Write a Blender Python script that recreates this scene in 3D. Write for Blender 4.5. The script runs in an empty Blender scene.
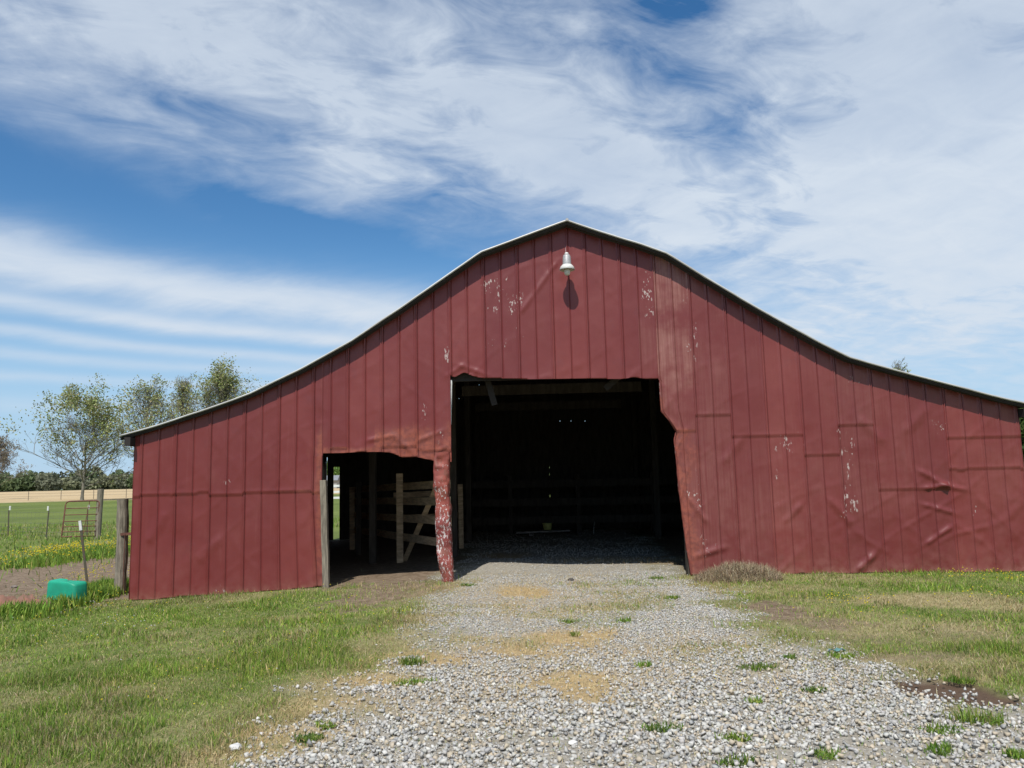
import bpy, bmesh, math, random
import numpy as np
from mathutils import Vector, Matrix
random.seed(7)
rng = np.random.default_rng(11)
R = math.radians
SC = bpy.context.scene
COL = SC.collection

# ------------------------------------------------------------------ camera
FPX, PITCH, ROLL, CAMZ = 770.0, R(7.0), 0.024, 1.6
cp, sp = math.cos(PITCH), math.sin(PITCH)
F = Vector((0, cp, sp)); R0 = Vector((1, 0, 0)); U0 = Vector((0, -sp, cp))
CR = math.cos(ROLL)*R0 - math.sin(ROLL)*U0
CU = math.sin(ROLL)*R0 + math.cos(ROLL)*U0
CAM = Vector((0, 0, CAMZ))
cam_d = bpy.data.cameras.new('camera'); cam = bpy.data.objects.new('camera', cam_d); COL.objects.link(cam)
cam.matrix_world = Matrix(((CR.x, CU.x, -F.x, CAM.x), (CR.y, CU.y, -F.y, CAM.y), (CR.z, CU.z, -F.z, CAM.z), (0, 0, 0, 1)))
cam_d.sensor_width = 36; cam_d.lens = FPX/1024*36; cam_d.clip_end = 5000; cam_d.clip_start = 0.05
SC.camera = cam

def ray(px, py):
    return (F*FPX + CR*(px-512) - CU*(py-384)).normalized()

# ------------------------------------------------------------------ numpy noise
def _hash(ix, iy, seed):
    h = (ix.astype(np.int64)*374761393 + iy.astype(np.int64)*668265263 + seed*1442695041) & 0x7fffffff
    h = ((h ^ (h >> 13))*1274126177) & 0x7fffffff
    h = h ^ (h >> 16)
    return (h & 0xffffff)/float(0xffffff)
def vnoise(x, y, seed=0):
    x = np.asarray(x, float); y = np.asarray(y, float)
    x0 = np.floor(x); y0 = np.floor(y); fx = x-x0; fy = y-y0
    fx = fx*fx*(3-2*fx); fy = fy*fy*(3-2*fy)
    a = _hash(x0, y0, seed); b = _hash(x0+1, y0, seed); c = _hash(x0, y0+1, seed); d = _hash(x0+1, y0+1, seed)
    return (a*(1-fx)+b*fx)*(1-fy) + (c*(1-fx)+d*fx)*fy
def fbm(x, y, seed=0, o=4):
    s = 0; a = .5; t = 0
    for i in range(o):
        s = s + a*vnoise(np.asarray(x)*2**i+17.3*i, np.asarray(y)*2**i-9.1*i, seed+i); t += a; a *= .5
    return s/t
def sstep(a, b, x):
    t = np.clip((np.asarray(x, float)-a)/(b-a), 0, 1); return t*t*(3-2*t)

# ------------------------------------------------------------------ terrain height
def gz(x, y):
    x = np.asarray(x, float); y = np.asarray(y, float)
    s = sstep(-1.0, -7.5, x)
    z = -0.04 - 0.22*s - 0.05*sstep(3, 9, x)
    z = z*sstep(-2, 9, y)                             # level where the photographer stands
    z = z + 0.55*sstep(28, 100, y) + 1.0*sstep(90, 420, y)
    z = z + 0.035*(fbm(x*.45, y*.45, 5, 3)-.5)*sstep(90, 30, np.abs(y))
    z = z + 0.07*np.exp(-((x+.6)/1.1)**2-((y-14.7)/.9)**2)        # gravel heap just inside the door
    return z
def gp(px, py):
    d = ray(px, py); z = 0.0
    for _ in range(12):
        t = (z-CAMZ)/d.z
        x, y = d.x*t, d.y*t
        z = float(gz(x, y))
    return (x, y, z)
def at(px, py, Y):
    d = ray(px, py); t = Y/d.y
    return Vector((d.x*t, Y, CAMZ+d.z*t))

# ------------------------------------------------------------------ barn frame
BA = R(1.4); BO = Vector((0, 12.85, 0))
EU = Vector((math.cos(BA), -math.sin(BA), 0)); EV = Vector((math.sin(BA), math.cos(BA), 0))
def fac(px, py, v=0.0):                                # pixel -> (u, z) on the plane v of the barn
    d = ray(px, py); o = BO + EV*v
    t = (o-CAM).dot(EV)/d.dot(EV); p = CAM + d*t
    return (p-BO).dot(EU), p.z
def b2w(u, v, z):
    return BO + EU*u + EV*v + Vector((0, 0, z))
def gzl(u, v=0.0):
    return gz(BO.x+EU.x*np.asarray(u)+EV.x*v, BO.y+EU.y*np.asarray(u)+EV.y*v)

# ------------------------------------------------------------------ object helpers
def tag(o, label=None, cat=None, group=None, kind=None):
    if label: o['label'] = label
    if cat: o['category'] = cat
    if group: o['group'] = group
    if kind: o['kind'] = kind
    return o
def empty(name, loc=(0, 0, 0), rz=0.0):
    o = bpy.data.objects.new(name, None); COL.objects.link(o); o.location = loc; o.rotation_euler = (0, 0, rz)
    o.empty_display_size = .1
    return o
def npmesh(name, V, Fc, mat, parent=None, smooth=False, attrs=None, fsizes=None):
    """V (n,3); Fc (m,k) quads or tris, or a flat loop list with fsizes"""
    me = bpy.data.meshes.new(name)
    V = np.asarray(V, np.float32); Fc = np.asarray(Fc, np.int32)
    me.vertices.add(len(V)); me.vertices.foreach_set('co', V.ravel())
    if fsizes is None:
        k = Fc.shape[1]; sizes = np.full(len(Fc), k, np.int32)
    else: sizes = np.asarray(fsizes, np.int32)
    me.loops.add(int(sizes.sum())); me.loops.foreach_set('vertex_index', Fc.ravel())
    me.polygons.add(len(sizes))
    st = np.zeros(len(sizes), np.int32); st[1:] = np.cumsum(sizes)[:-1]
    me.polygons.foreach_set('loop_start', st)
    me.update(calc_edges=True); me.validate()
    if smooth: me.polygons.foreach_set('use_smooth', [True]*len(me.polygons))
    if attrs:
        for k_, a in attrs.items():
            a = np.asarray(a, np.float32)
            if a.ndim == 1:
                at_ = me.attributes.new(k_, 'FLOAT', 'POINT'); at_.data.foreach_set('value', a)
            else:
                at_ = me.attributes.new(k_, 'FLOAT_VECTOR', 'POINT'); at_.data.foreach_set('vector', a.ravel())
    me.materials.append(mat)
    o = bpy.data.objects.new(name, me); COL.objects.link(o)
    if parent: o.parent = parent
    return o
class MB:
    def __init__(s): s.v = []; s.f = []
    def add(s, vs, fs):
        n = len(s.v); s.v += [tuple(v) for v in vs]; s.f += [tuple(i+n for i in f) for f in fs]
    def box(s, c, d, rz=0, jit=0.0, ax=None):
        c = Vector(c); hx, hy, hz = d[0]/2, d[1]/2, d[2]/2
        cs, sn = math.cos(rz), math.sin(rz); vs = []
        for sx, sy, sz in ((-1,-1,-1),(1,-1,-1),(1,1,-1),(-1,1,-1),(-1,-1,1),(1,-1,1),(1,1,1),(-1,1,1)):
            x, y, z = sx*hx+random.uniform(-jit, jit), sy*hy+random.uniform(-jit, jit), sz*hz+random.uniform(-jit, jit)
            vs.append((c.x+x*cs-y*sn, c.y+x*sn+y*cs, c.z+z))
        s.add(vs, [(0,3,2,1),(4,5,6,7),(0,1,5,4),(1,2,6,5),(2,3,7,6),(3,0,4,7)])
    def beam(s, a, b, w, h, up=(0, 0, 1), seg=1, jit=0.0):
        """board from a to b: w = width along up-ish, h = thickness"""
        a = Vector(a); b = Vector(b); d = (b-a).normalized(); u = Vector(up)
        if abs(d.dot(u)) > .95: u = Vector((1, 0, 0))
        sd = d.cross(u).normalized(); u = sd.cross(d).normalized()
        vs = []; fs = []
        for k in range(seg+1):
            p = a.lerp(b, k/seg); j = Vector([random.uniform(-jit, jit) for _ in range(3)])
            for sx, su in ((-1,-1),(1,-1),(1,1),(-1,1)):
                vs.append(p + j + sd*(sx*h/2) + u*(su*w/2))
        for k in range(seg):
            for q in range(4):
                fs.append((k*4+q, k*4+(q+1)%4, k*4+4+(q+1)%4, k*4+4+q))
        fs.append((3,2,1,0)); n = seg*4; fs.append((n, n+1, n+2, n+3))
        s.add(vs, fs)
    def tube(s, pts, rad, n=8, caps=True):
        pts = [Vector(p) for p in pts]
        if not hasattr(rad, '__len__'): rad = [rad]*len(pts)
        vs = []; fs = []
        for i, p in enumerate(pts):
            d = (pts[min(i+1, len(pts)-1)]-pts[max(i-1, 0)]).normalized()
            u = Vector((0, 0, 1)) if abs(d.z) < .9 else Vector((1, 0, 0))
            a = d.cross(u).normalized(); b = a.cross(d).normalized()
            for k in range(n):
                t = 2*math.pi*k/n; vs.append(p + (a*math.cos(t)+b*math.sin(t))*rad[i])
        for i in range(len(pts)-1):
            for k in range(n):
                fs.append((i*n+k, i*n+(k+1)%n, (i+1)*n+(k+1)%n, (i+1)*n+k))
        if caps:
            fs.append(tuple(range(n-1, -1, -1))); m = (len(pts)-1)*n; fs.append(tuple(range(m, m+n)))
        s.add(vs, fs)
    def lathe(s, c, prof, n=24, caps=True):
        c = Vector(c); vs = []; fs = []
        for r, z in prof:
            for k in range(n):
                t = 2*math.pi*k/n; vs.append((c.x+r*math.cos(t), c.y+r*math.sin(t), c.z+z))
        for i in range(len(prof)-1):
            for k in range(n):
                fs.append((i*n+k, i*n+(k+1)%n, (i+1)*n+(k+1)%n, (i+1)*n+k))
        if caps:
            fs.append(tuple(range(n-1, -1, -1))); m = (len(prof)-1)*n; fs.append(tuple(range(m, m+n)))
        s.add(vs, fs)
    def build(s, name, mat, parent=None, smooth=False, bevel=0.0):
        me = bpy.data.meshes.new(name); me.from_pydata(s.v, [], s.f); me.materials.append(mat); me.validate()
        if smooth:
            for p in me.polygons: p.use_smooth = True
        o = bpy.data.objects.new(name, me); COL.objects.link(o)
        if parent: o.parent = parent
        if bevel:
            m = o.modifiers.new('bevel', 'BEVEL'); m.width = bevel; m.segments = 2; m.limit_method = 'ANGLE'
        return o

# ------------------------------------------------------------------ node helpers
class N:
    """tiny wrapper so that shader maths can be written as expressions"""
    def __init__(s, nt, sock): s.nt = nt; s.k = sock
    def _m(s, op, b=None, c=None, rev=False):
        n = s.nt.nodes.new('ShaderNodeMath'); n.operation = op
        args = [s, b] if not rev else [b, s]
        if b is None: args = [s]
        if c is not None: args.append(c)
        for i, a in enumerate(args):
            if isinstance(a, N): s.nt.links.new(a.k, n.inputs[i])
            else: n.inputs[i].default_value = a
        return N(s.nt, n.outputs[0])
    def __add__(s, b): return s._m('ADD', b)
    def __radd__(s, b): return s._m('ADD', b)
    def __sub__(s, b): return s._m('SUBTRACT', b)
    def __rsub__(s, b): return s._m('SUBTRACT', b, rev=True)
    def __mul__(s, b): return s._m('MULTIPLY', b)
    def __rmul__(s, b): return s._m('MULTIPLY', b)
    def __truediv__(s, b): return s._m('DIVIDE', b)
    def __rtruediv__(s, b): return s._m('DIVIDE', b, rev=True)
    def f(s, op, b=None, c=None): return s._m(op, b, c)
    def ss(s, a, b):
        n = s.nt.nodes.new('ShaderNodeMapRange'); n.interpolation_type = 'SMOOTHSTEP'
        s.nt.links.new(s.k, n.inputs['Value'])
        n.inputs['From Min'].default_value = a; n.inputs['From Max'].default_value = b
        return N(s.nt, n.outputs[0])
    def clamp(s): return s._m('MAXIMUM', 0.0)._m('MINIMUM', 1.0)
    def gauss(s, c, w): return ((s-c)/w).f('POWER', 2.0)._m('MULTIPLY', -1.0)._m('EXPONENT')
class Mat:
    def __init__(s, name, rough=.8, spec=.3, metal=0.0):
        s.m = bpy.data.materials.new(name); s.m.use_nodes = True; s.nt = s.m.node_tree
        s.b = s.nt.nodes['Principled BSDF']; s.out = s.nt.nodes['Material Output']
        s.b.inputs['Roughness'].default_value = rough; s.b.inputs['Metallic'].default_value = metal
        s.b.inputs['Specular IOR Level'].default_value = spec
    def attr(s, name, vec=False):
        n = s.nt.nodes.new('ShaderNodeAttribute'); n.attribute_name = name
        return n.outputs['Vector'] if vec else N(s.nt, n.outputs['Fac'])
    def coord(s, kind='Object', scale=(1, 1, 1)):
        t = s.nt.nodes.new('ShaderNodeTexCoord'); m = s.nt.nodes.new('ShaderNodeMapping')
        s.nt.links.new(t.outputs[kind], m.inputs[0]); m.inputs['Scale'].default_value = scale
        return m.outputs[0]
    def noise(s, vec, scale=5, detail=4, rough=.55, dist=0):
        n = s.nt.nodes.new('ShaderNodeTexNoise'); s.nt.links.new(vec, n.inputs['Vector'])
        n.inputs['Scale'].default_value = scale; n.inputs['Detail'].default_value = detail
        n.inputs['Roughness'].default_value = rough; n.inputs['Distortion'].default_value = dist
        return N(s.nt, n.outputs['Fac'])
    def mix(s, fac, a, b, mode='MIX'):
        n = s.nt.nodes.new('ShaderNodeMix'); n.data_type = 'RGBA'; n.blend_type = mode
        for i, v in ((0, fac), (6, a), (7, b)):
            if isinstance(v, N): s.nt.links.new(v.k, n.inputs[i])
            elif isinstance(v, bpy.types.NodeSocket): s.nt.links.new(v, n.inputs[i])
            elif isinstance(v, (int, float)): n.inputs[i].default_value = v
            else: n.inputs[i].default_value = (*v, 1)
        return n.outputs[2]
    def color(s, c):
        if isinstance(c, bpy.types.NodeSocket): s.nt.links.new(c, s.b.inputs['Base Color'])
        else: s.b.inputs['Base Color'].default_value = (*c, 1)
    def bump(s, h, strength=.5, dist=.01):
        n = s.nt.nodes.new('ShaderNodeBump'); s.nt.links.new(h.k, n.inputs['Height'])
        n.inputs['Strength'].default_value = strength; n.inputs['Distance'].default_value = dist
        s.nt.links.new(n.outputs[0], s.b.inputs['Normal'])

M = {}
def simple(name, c, rough=.8, spec=.3, metal=0, var=.25, scale=6, stretch=(1, 1, 1), c2=None, bump=0.0):
    a = Mat(name, rough, spec, metal); v = a.coord('Object', stretch)
    n = a.noise(v, scale, 5, .6)
    d = c2 or tuple(x*(1-var) for x in c)
    a.color(a.mix(n.ss(.3, .7), d, c))
    if bump: a.bump(a.noise(v, scale*4, 4, .65), bump, .01)
    M[name] = a.m; return a
# weathered wood
simple('grey_wood', (.30, .26, .20), .9, .2, scale=5, stretch=(6, 6, .7), c2=(.13, .11, .085), bump=.5)
simple('rail_wood', (.62, .46, .29), .9, .2, scale=5, stretch=(1.0, 1.0, 5), c2=(.36, .26, .165), bump=.5)
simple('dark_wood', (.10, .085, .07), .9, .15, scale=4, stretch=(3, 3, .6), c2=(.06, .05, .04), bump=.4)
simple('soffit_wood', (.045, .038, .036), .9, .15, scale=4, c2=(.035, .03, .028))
simple('rust_steel', (.20, .085, .055), .8, .3, scale=14, c2=(.11, .05, .04), bump=.3)
simple('green_steel', (.07, .085, .055), .6, .4, scale=14, c2=(.10, .06, .04))
simple('white_tip', (.72, .72, .68), .6, .4, scale=20)
simple('wire', (.16, .15, .14), .5, .5, scale=20)
simple('galvanised', (.62, .62, .62), .42, .5, .55, scale=5, c2=(.42, .41, .40), bump=.1)
simple('roof_tin', (.55, .55, .54), .5, .5, .3, scale=1.2, c2=(.40, .38, .36), bump=.1)
simple('lamp_metal', (.44, .43, .43), .5, .5, .25, scale=30, c2=(.33, .32, .32))
simple('lamp_white', (.60, .59, .56), .5, .5, 0, scale=30, c2=(.62, .60, .56))
simple('bark', (.17, .145, .115), .95, .1, scale=5, stretch=(3, 3, 1), c2=(.09, .075, .06), bump=.6)
simple('pale_bark', (.24, .22, .175), .95, .1, scale=1.5, stretch=(1, 1, 1), c2=(.13, .115, .095), bump=.4)
simple('hay', (.36, .28, .17), .95, .1, scale=9, c2=(.16, .12, .07), bump=.7)
simple('green_plastic', (.010, .34, .20), .5, .4, scale=4, c2=(.012, .26, .155))
simple('red_tin', (.27, .12, .09), .85, .2, scale=9, c2=(.19, .12, .085), bump=.3)
simple('plank', (.42, .39, .34), .9, .2, scale=5, stretch=(1, 6, 6), c2=(.12, .1, .09))
simple('yellow_plastic', (.75, .70, .22), .5, .4, scale=6)
simple('teal_plastic', (.12, .25, .24), .5, .4, scale=6)
simple('white_board', (.75, .75, .72), .7, .3, scale=6, var=.15)
simple('shed_wall', (.40, .39, .37), .8, .3, scale=3)
simple('shed_roof', (.22, .23, .25), .6, .4, scale=3)

# painted tin
def tin():
    a = Mat('red_painted_tin', .45, .5)
    o = a.coord('Object', (1, 1, 1)); st = a.coord('Object', (14, 1, .35)); fine = a.coord('Object', (1, 1, .45))
    base = a.mix(a.noise(o, .8, 5, .6).ss(.3, .72), (.168, .025, .023), (.208, .042, .036))
    base = a.mix(a.attr('tint'), base, (.138, .021, .021))
    base = a.mix(a.noise(a.coord('Object', (1, 1, .6)), 1.7, 6, .7).ss(.5, .8)*.5, base, (.215, .062, .056))
    base = a.mix(a.noise(a.coord('Object', (1, 1, .8)), 3.1, 6, .75).ss(.52, .75)*.35, base, (.13, .030, .034))
    base = a.mix(a.noise(a.coord('Object', (9, 1, .3)), 2.2, 4, .65).ss(.56, .86)*.22, base, (.31, .12, .11))        # chalky streaks
    fade = a.attr('fade')
    f = (fade*(a.noise(st, 2.0, 5, .7).ss(.30, .62)*.8+.15)).clamp()
    base = a.mix(f*a.noise(o, 1.1, 5, .65).ss(.32, .6)*.75, base, (.33, .155, .125))
    rust = a.attr('rust')
    r = (rust*1.0 + a.noise(fine, 4, 6, .7)*1.1 - 1.05).ss(0, .45)
    base = a.mix(r*.8, base, a.mix(a.noise(o, 14, 5, .65).ss(.35, .65), (.30, .078, .045), (.17, .045, .032)))
    base = a.mix(a.attr('seam')*a.noise(o, 5, 4, .6).ss(.2, .6)*.7, base, (.10, .028, .028))  # grime in the seam grooves, plus overlap shade painted in along the laps
    chip = a.attr('chip')
    k = (a.noise(fine, 30, 4, .6)*.62 + a.noise(fine, 6, 3, .6)*.62 + chip*.088).ss(.765, .785)*chip.ss(.15, .35)*.9
    base = a.mix(k, base, (.46, .37, .34))
    dust = a.attr('dust')
    base = a.mix((dust*a.noise(o, 6, 5, .7).ss(.25, .75)).clamp()*.6, base, (.35, .19, .14))
    a.color(base)
    rr = a.noise(o, 3, 4, .6)
    a.nt.links.new((rr*.25+.30+r*.3).k, a.b.inputs['Roughness'])
    a.bump(a.noise(o, 6, 3, .5)*.4+a.noise(o, 2.5, 3, .5)+k*.15, .09, .04)
    M['tin'] = a.m
tin()
def crumple():
    a = Mat('crumpled_peeling_tin', .6, .35)
    o = a.coord('Object', (1, 1, .55))
    base = a.mix(a.noise(o, 3, 5, .6).ss(.35, .65), (.20, .045, .042), (.29, .075, .055))
    base = a.mix(a.noise(o, 9, 5, .65).ss(.52, .6)*.75, base, (.19, .07, .05))
    h = a.attr('chip')
    k = (a.noise(a.coord('Object', (1.3, 1, .7)), 26, 6, .72)*.85+a.noise(o, 4, 3, .5)*.2+h*.10).ss(.655, .68)
    base = a.mix(k*.9, base, (.60, .56, .54))
    a.color(base); a.bump(a.noise(o, 18, 5, .6), .5, .01)
    M['crumple'] = a.m
crumple()

# blades / stones / leaves take their own colour from a per-item attribute
def tinted(name, rough=.8, spec=.2, transl=0.0, bump=0.0):
    a = Mat(name, rough, spec); a.color(a.attr('col', True))
    if bump:
        a.bump(a.noise(a.coord('Object'), 60, 3, .6), bump, .004)
    if transl:
        t = a.nt.nodes.new('ShaderNodeBsdfTranslucent'); mx = a.nt.nodes.new('ShaderNodeMixShader')
        a.nt.links.new(a.attr('col', True), t.inputs[0]); mx.inputs[0].default_value = transl
        a.nt.links.new(a.b.outputs[0], mx.inputs[1]); a.nt.links.new(t.outputs[0], mx.inputs[2])
        a.nt.links.new(mx.outputs[0], a.out.inputs[0])
    M[name] = a.m
tinted('blade', .6, .3, .25); tinted('stone', .85, .25, bump=.4); tinted('leaf', .7, .2, .3); tinted('straw', .8, .2, .1)

# ------------------------------------------------------------------ ground masks (traced on the ground plane)
def ell(px, py, rx, ry):
    x, y, _ = gp(px, py); Z = y
    y2 = gp(px, py-ry)[1]; y1 = gp(px, py+ry)[1]
    return x, (y1+y2)/2, rx*Z/FPX, max((y2-y1)/2, .05)
def emask(L, x, y, soft=.35, nz=None):
    m = np.zeros_like(x)
    for e in L:
        d = np.sqrt(((x-e[0])/e[2])**2+((y-e[1])/e[3])**2)
        if nz is not None: d = d + nz
        m = np.maximum(m, (e[4] if len(e) > 4 else 1)*(1-sstep(1-soft, 1+soft, d)))
    return m
def E(*a): return ell(*a[:4]) + tuple(a[4:])
def poly_sd(P, x, y):
    """signed distance, positive inside"""
    P = np.asarray(P, float); best = np.full(x.shape, 1e9); ins = np.zeros(x.shape, bool)
    for i in range(len(P)):
        a = P[i]; b = P[(i+1) % len(P)]; e = b-a
        t = np.clip(((x-a[0])*e[0]+(y-a[1])*e[1])/(e@e), 0, 1)
        best = np.minimum(best, np.hypot(x-a[0]-t*e[0], y-a[1]-t*e[1]))
        if abs(b[1]-a[1]) > 1e-9:
            c = ((a[1] > y) != (b[1] > y)) & (x < (b[0]-a[0])*(y-a[1])/(b[1]-a[1])+a[0]); ins ^= c
    return np.where(ins, best, -best)
gravel_px = [(225, 768), (290, 728), (352, 692), (425, 655), (440, 632), (425, 606), (452, 592), (456, 572)]
gravel_px_r = [(688, 571), (716, 592), (722, 612), (775, 637), (850, 655), (905, 672), (985, 700), (1024, 700)]
GP = [(-6.0, -8.0), (-3.4, 1.0)] + [gp(*p)[:2] for p in gravel_px] + [(-1.1, 14.5), (-1.35, 19), (-2, 25), (3.6, 25), (3.3, 18), (2.7, 14)] \
     + [gp(*p)[:2] for p in gravel_px_r] + [(9, 6.0), (14, 3), (16, -8)]
STRAW = [E(600, 665, 190, 30, .32), E(540, 600, 110, 24, .28), E(760, 690, 140, 20, .18), E(470, 700, 110, 24, .30), E(527, 592, 30, 5, 1), E(520, 606, 22, 4, .5), E(575, 638, 75, 9, 1), E(515, 652, 50, 10, .95), E(573, 684, 40, 14, 1.0), E(440, 662, 60, 10, .95),
         E(378, 681, 52, 8, .95), E(640, 652, 60, 9, .55), E(680, 640, 70, 10, .35), E(690, 668, 40, 9, .3), E(565, 612, 60, 5, .4), E(620, 560, 60, 4, .5), E(498, 556, 22, 3, .8),
         E(300, 735, 60, 9, .75), E(250, 755, 60, 9, .6), E(330, 706, 40, 8, .6), E(480, 690, 50, 7, .35)]
DIRT = [E(20, 611, 46, 4, 1), E(60, 609, 30, 4, 1), E(30, 600, 40, 5, 1), E(785, 612, 36, 11, 1), E(832, 624, 40, 7, .8), E(900, 655, 60, 7, .6), E(870, 640, 40, 6, .5), E(385, 592, 45, 16, 1), E(350, 580, 30, 12, 1),
        E(440, 590, 14, 7, .7), E(985, 640, 60, 14, .35)]
MUD = [E(945, 690, 44, 11, 1), E(988, 699, 30, 7, 1), E(915, 684, 20, 6, 1)]
DRY = [E(935, 601, 75, 6, 1), E(1005, 607, 40, 5, .8), E(960, 628, 60, 7, .5), E(930, 665, 90, 10, .6), E(880, 630, 60, 8, .3), E(400, 640, 45, 14, .55), E(330, 690, 60, 14, .6),
       E(260, 720, 90, 14, .35), E(200, 640, 60, 8, .25), E(150, 600, 80, 5, .45), E(250, 597, 90, 5, .5), E(700, 588, 40, 8, .5), E(970, 675, 60, 8, .6), E(150, 690, 60, 8, .2),
       E(860, 580, 60, 5, .25), E(780, 590, 50, 6, .3), E(420, 622, 24, 10, .5)]
YARD = [(-60, 10.6), (-8.6, 11.55), (-7.6, 12.6), (-7.3, 14.3), (-7.6, 18), (-8.5, 21.0), (-12, 21.5), (-18, 20.2), (-60, 21)]     # trodden cattle yard beside the barn
def masks(x, y):
    n1 = fbm(x*1.7, y*1.7, 21, 4)-.5; n2 = fbm(x*5, y*5, 31, 3)-.5; n3 = fbm(x*.5, y*.5, 41, 3)-.5
    nz = n1*1.3+n2*.9
    g = sstep(-.42, .55, poly_sd(GP, x, y) + n1*1.3 + n2*.8)
    g = g*(1-.45*sstep(.5, .62, fbm(x*1.1+5, y*1.6, 29, 4))*sstep(6.2, 8, y)*sstep(14, 12.5, y))
    sd = poly_sd(GP, x, y)
    s = emask(STRAW, x, y, .6, nz)
    d = emask(DIRT, x, y, .4, nz)
    mud = emask(MUD, x, y, .15, n1*.35)
    dr = np.clip(emask(DRY, x, y, .5, nz)+.45*sstep(.02, .24, n3*.7+n1*.7), 0, 1)
    dr = np.clip(dr+.65*np.exp(-np.maximum(-sd+n1*.8, 0)/.45)*(x < 0)*(y < 13)+.35*np.exp(-np.maximum(-sd, 0)/.4)*(x > 0)*(y < 13), 0, 1)
    yd = sstep(-.2, .5, poly_sd(YARD, x, y)+n1*1.6+n2*.5)
    lu = (x-BO.x)*EU.x+(y-BO.y)*EU.y; lv = (x-BO.x)*EV.x+(y-BO.y)*EV.y
    inside = sstep(-.05, .25, lv+n1*.3)*sstep(12.3, 11.9, lv)*sstep(-7.6, -7.3, lu)*sstep(7.9, 7.6, lu)
    d = np.maximum(d, np.maximum(yd, inside*(1-g)))
    d = np.maximum(d, .0)
    return g, s, np.clip(d, 0, 1), mud, dr, inside

# ground sheet
def axis(lo, hi, dlo, dhi, h, gro):
    a = list(np.arange(dlo, dhi+h/2, h)); x = a[-1]; s = h
    while x < hi: s *= gro; x += s; a.append(x)
    x = a[0]; s = h; b = []
    while x > lo: s *= gro; x -= s; b.append(x)
    return np.array(b[::-1]+a)
gx = axis(-2600, 2600, -13, 10, .07, 1.06); gy = axis(-2600, 2600, 2.5, 17, .07, 1.09)
GX, GY = np.meshgrid(gx, gy); X = GX.ravel(); Y = GY.ravel()
g_, s_, d_, mud_, dr_, ins_ = masks(X, Y)
Z = gz(X, Y) + .012*(fbm(X*6, Y*6, 51, 3)-.5)*sstep(-16, -12.5, X)*sstep(12, 10, X)*sstep(20, 17, Y)*sstep(1, 2.5, Y) - .03*mud_
nx, ny = len(gx), len(gy)
idx = (np.arange(ny-1)[:, None]*nx+np.arange(nx-1)[None, :]).ravel()
ground_mat = Mat('ground', .95, .15)
def mk_ground():
    a = ground_mat; o = a.coord('Object')
    soil = a.mix(a.noise(o, 9, 6, .7).ss(.3, .7), (.135, .095, .062), (.27, .205, .145))
    grass = a.mix(a.noise(o, 5, 6, .7).ss(.35, .65), (.10, .145, .034), (.19, .22, .07))
    grass = a.mix(a.noise(o, .35, 4, .6).ss(.4, .7)*.4, grass, (.22, .22, .08))
    grass = a.mix(a.noise(o, 40, 4, .7).ss(.45, .7)*.6, grass, (.06, .06, .025))
    far = a.mix(a.noise(o, .12, 5, .6).ss(.35, .65), (.11, .145, .035), (.155, .19, .048))
    far = a.mix(a.noise(o, 1.6, 5, .75).ss(.45, .7)*.55, far, (.075, .10, .03))
    base = a.mix(a.attr('far'), grass, far)
    base = a.mix(a.attr('field'), base, a.mix(a.noise(a.coord('Object', (.1, 1, 1)), .15, 4, .6).ss(.35, .65), (.42, .31, .17), (.52, .40, .24)))
    base = a.mix(a.attr('dry')*.75, base, a.mix(a.noise(o, 14, 5, .7).ss(.3, .7), (.26, .21, .11), (.46, .37, .21)))
    base = a.mix(a.attr('dirt'), base, soil)
    grav = a.mix(a.noise(o, 30, 5, .7).ss(.3, .7), (.25, .225, .185), (.42, .385, .32))
    base = a.mix(a.attr('gravel'), base, grav)
    base = a.mix(a.attr('straw')*.9, base, a.mix(a.noise(o, 16, 5, .7).ss(.3, .7), (.33, .24, .12), (.52, .39, .20)))
    base = a.mix(a.attr('mud'), base, (.115, .075, .05))
    a.color(base)
    a.nt.links.new((.95-a.attr('mud')*.25).k, a.b.inputs['Roughness'])
    a.bump(a.noise(o, 12, 6, .75), .8, .05)
mk_ground()
fld = sstep(92, 100, Y-8*(X/60)) ; fld = fld*(Y < 330)
gr_o = npmesh('ground', np.stack([X, Y, Z], 1), np.stack([idx, idx+1, idx+nx+1, idx+nx], 1), ground_mat.m, smooth=True,
       attrs={'gravel': g_, 'straw': s_, 'dirt': d_, 'mud': mud_, 'dry': dr_*(Y < 40), 'far': sstep(16, 26, Y), 'field': fld})
tag(gr_o, kind='structure')

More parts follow.
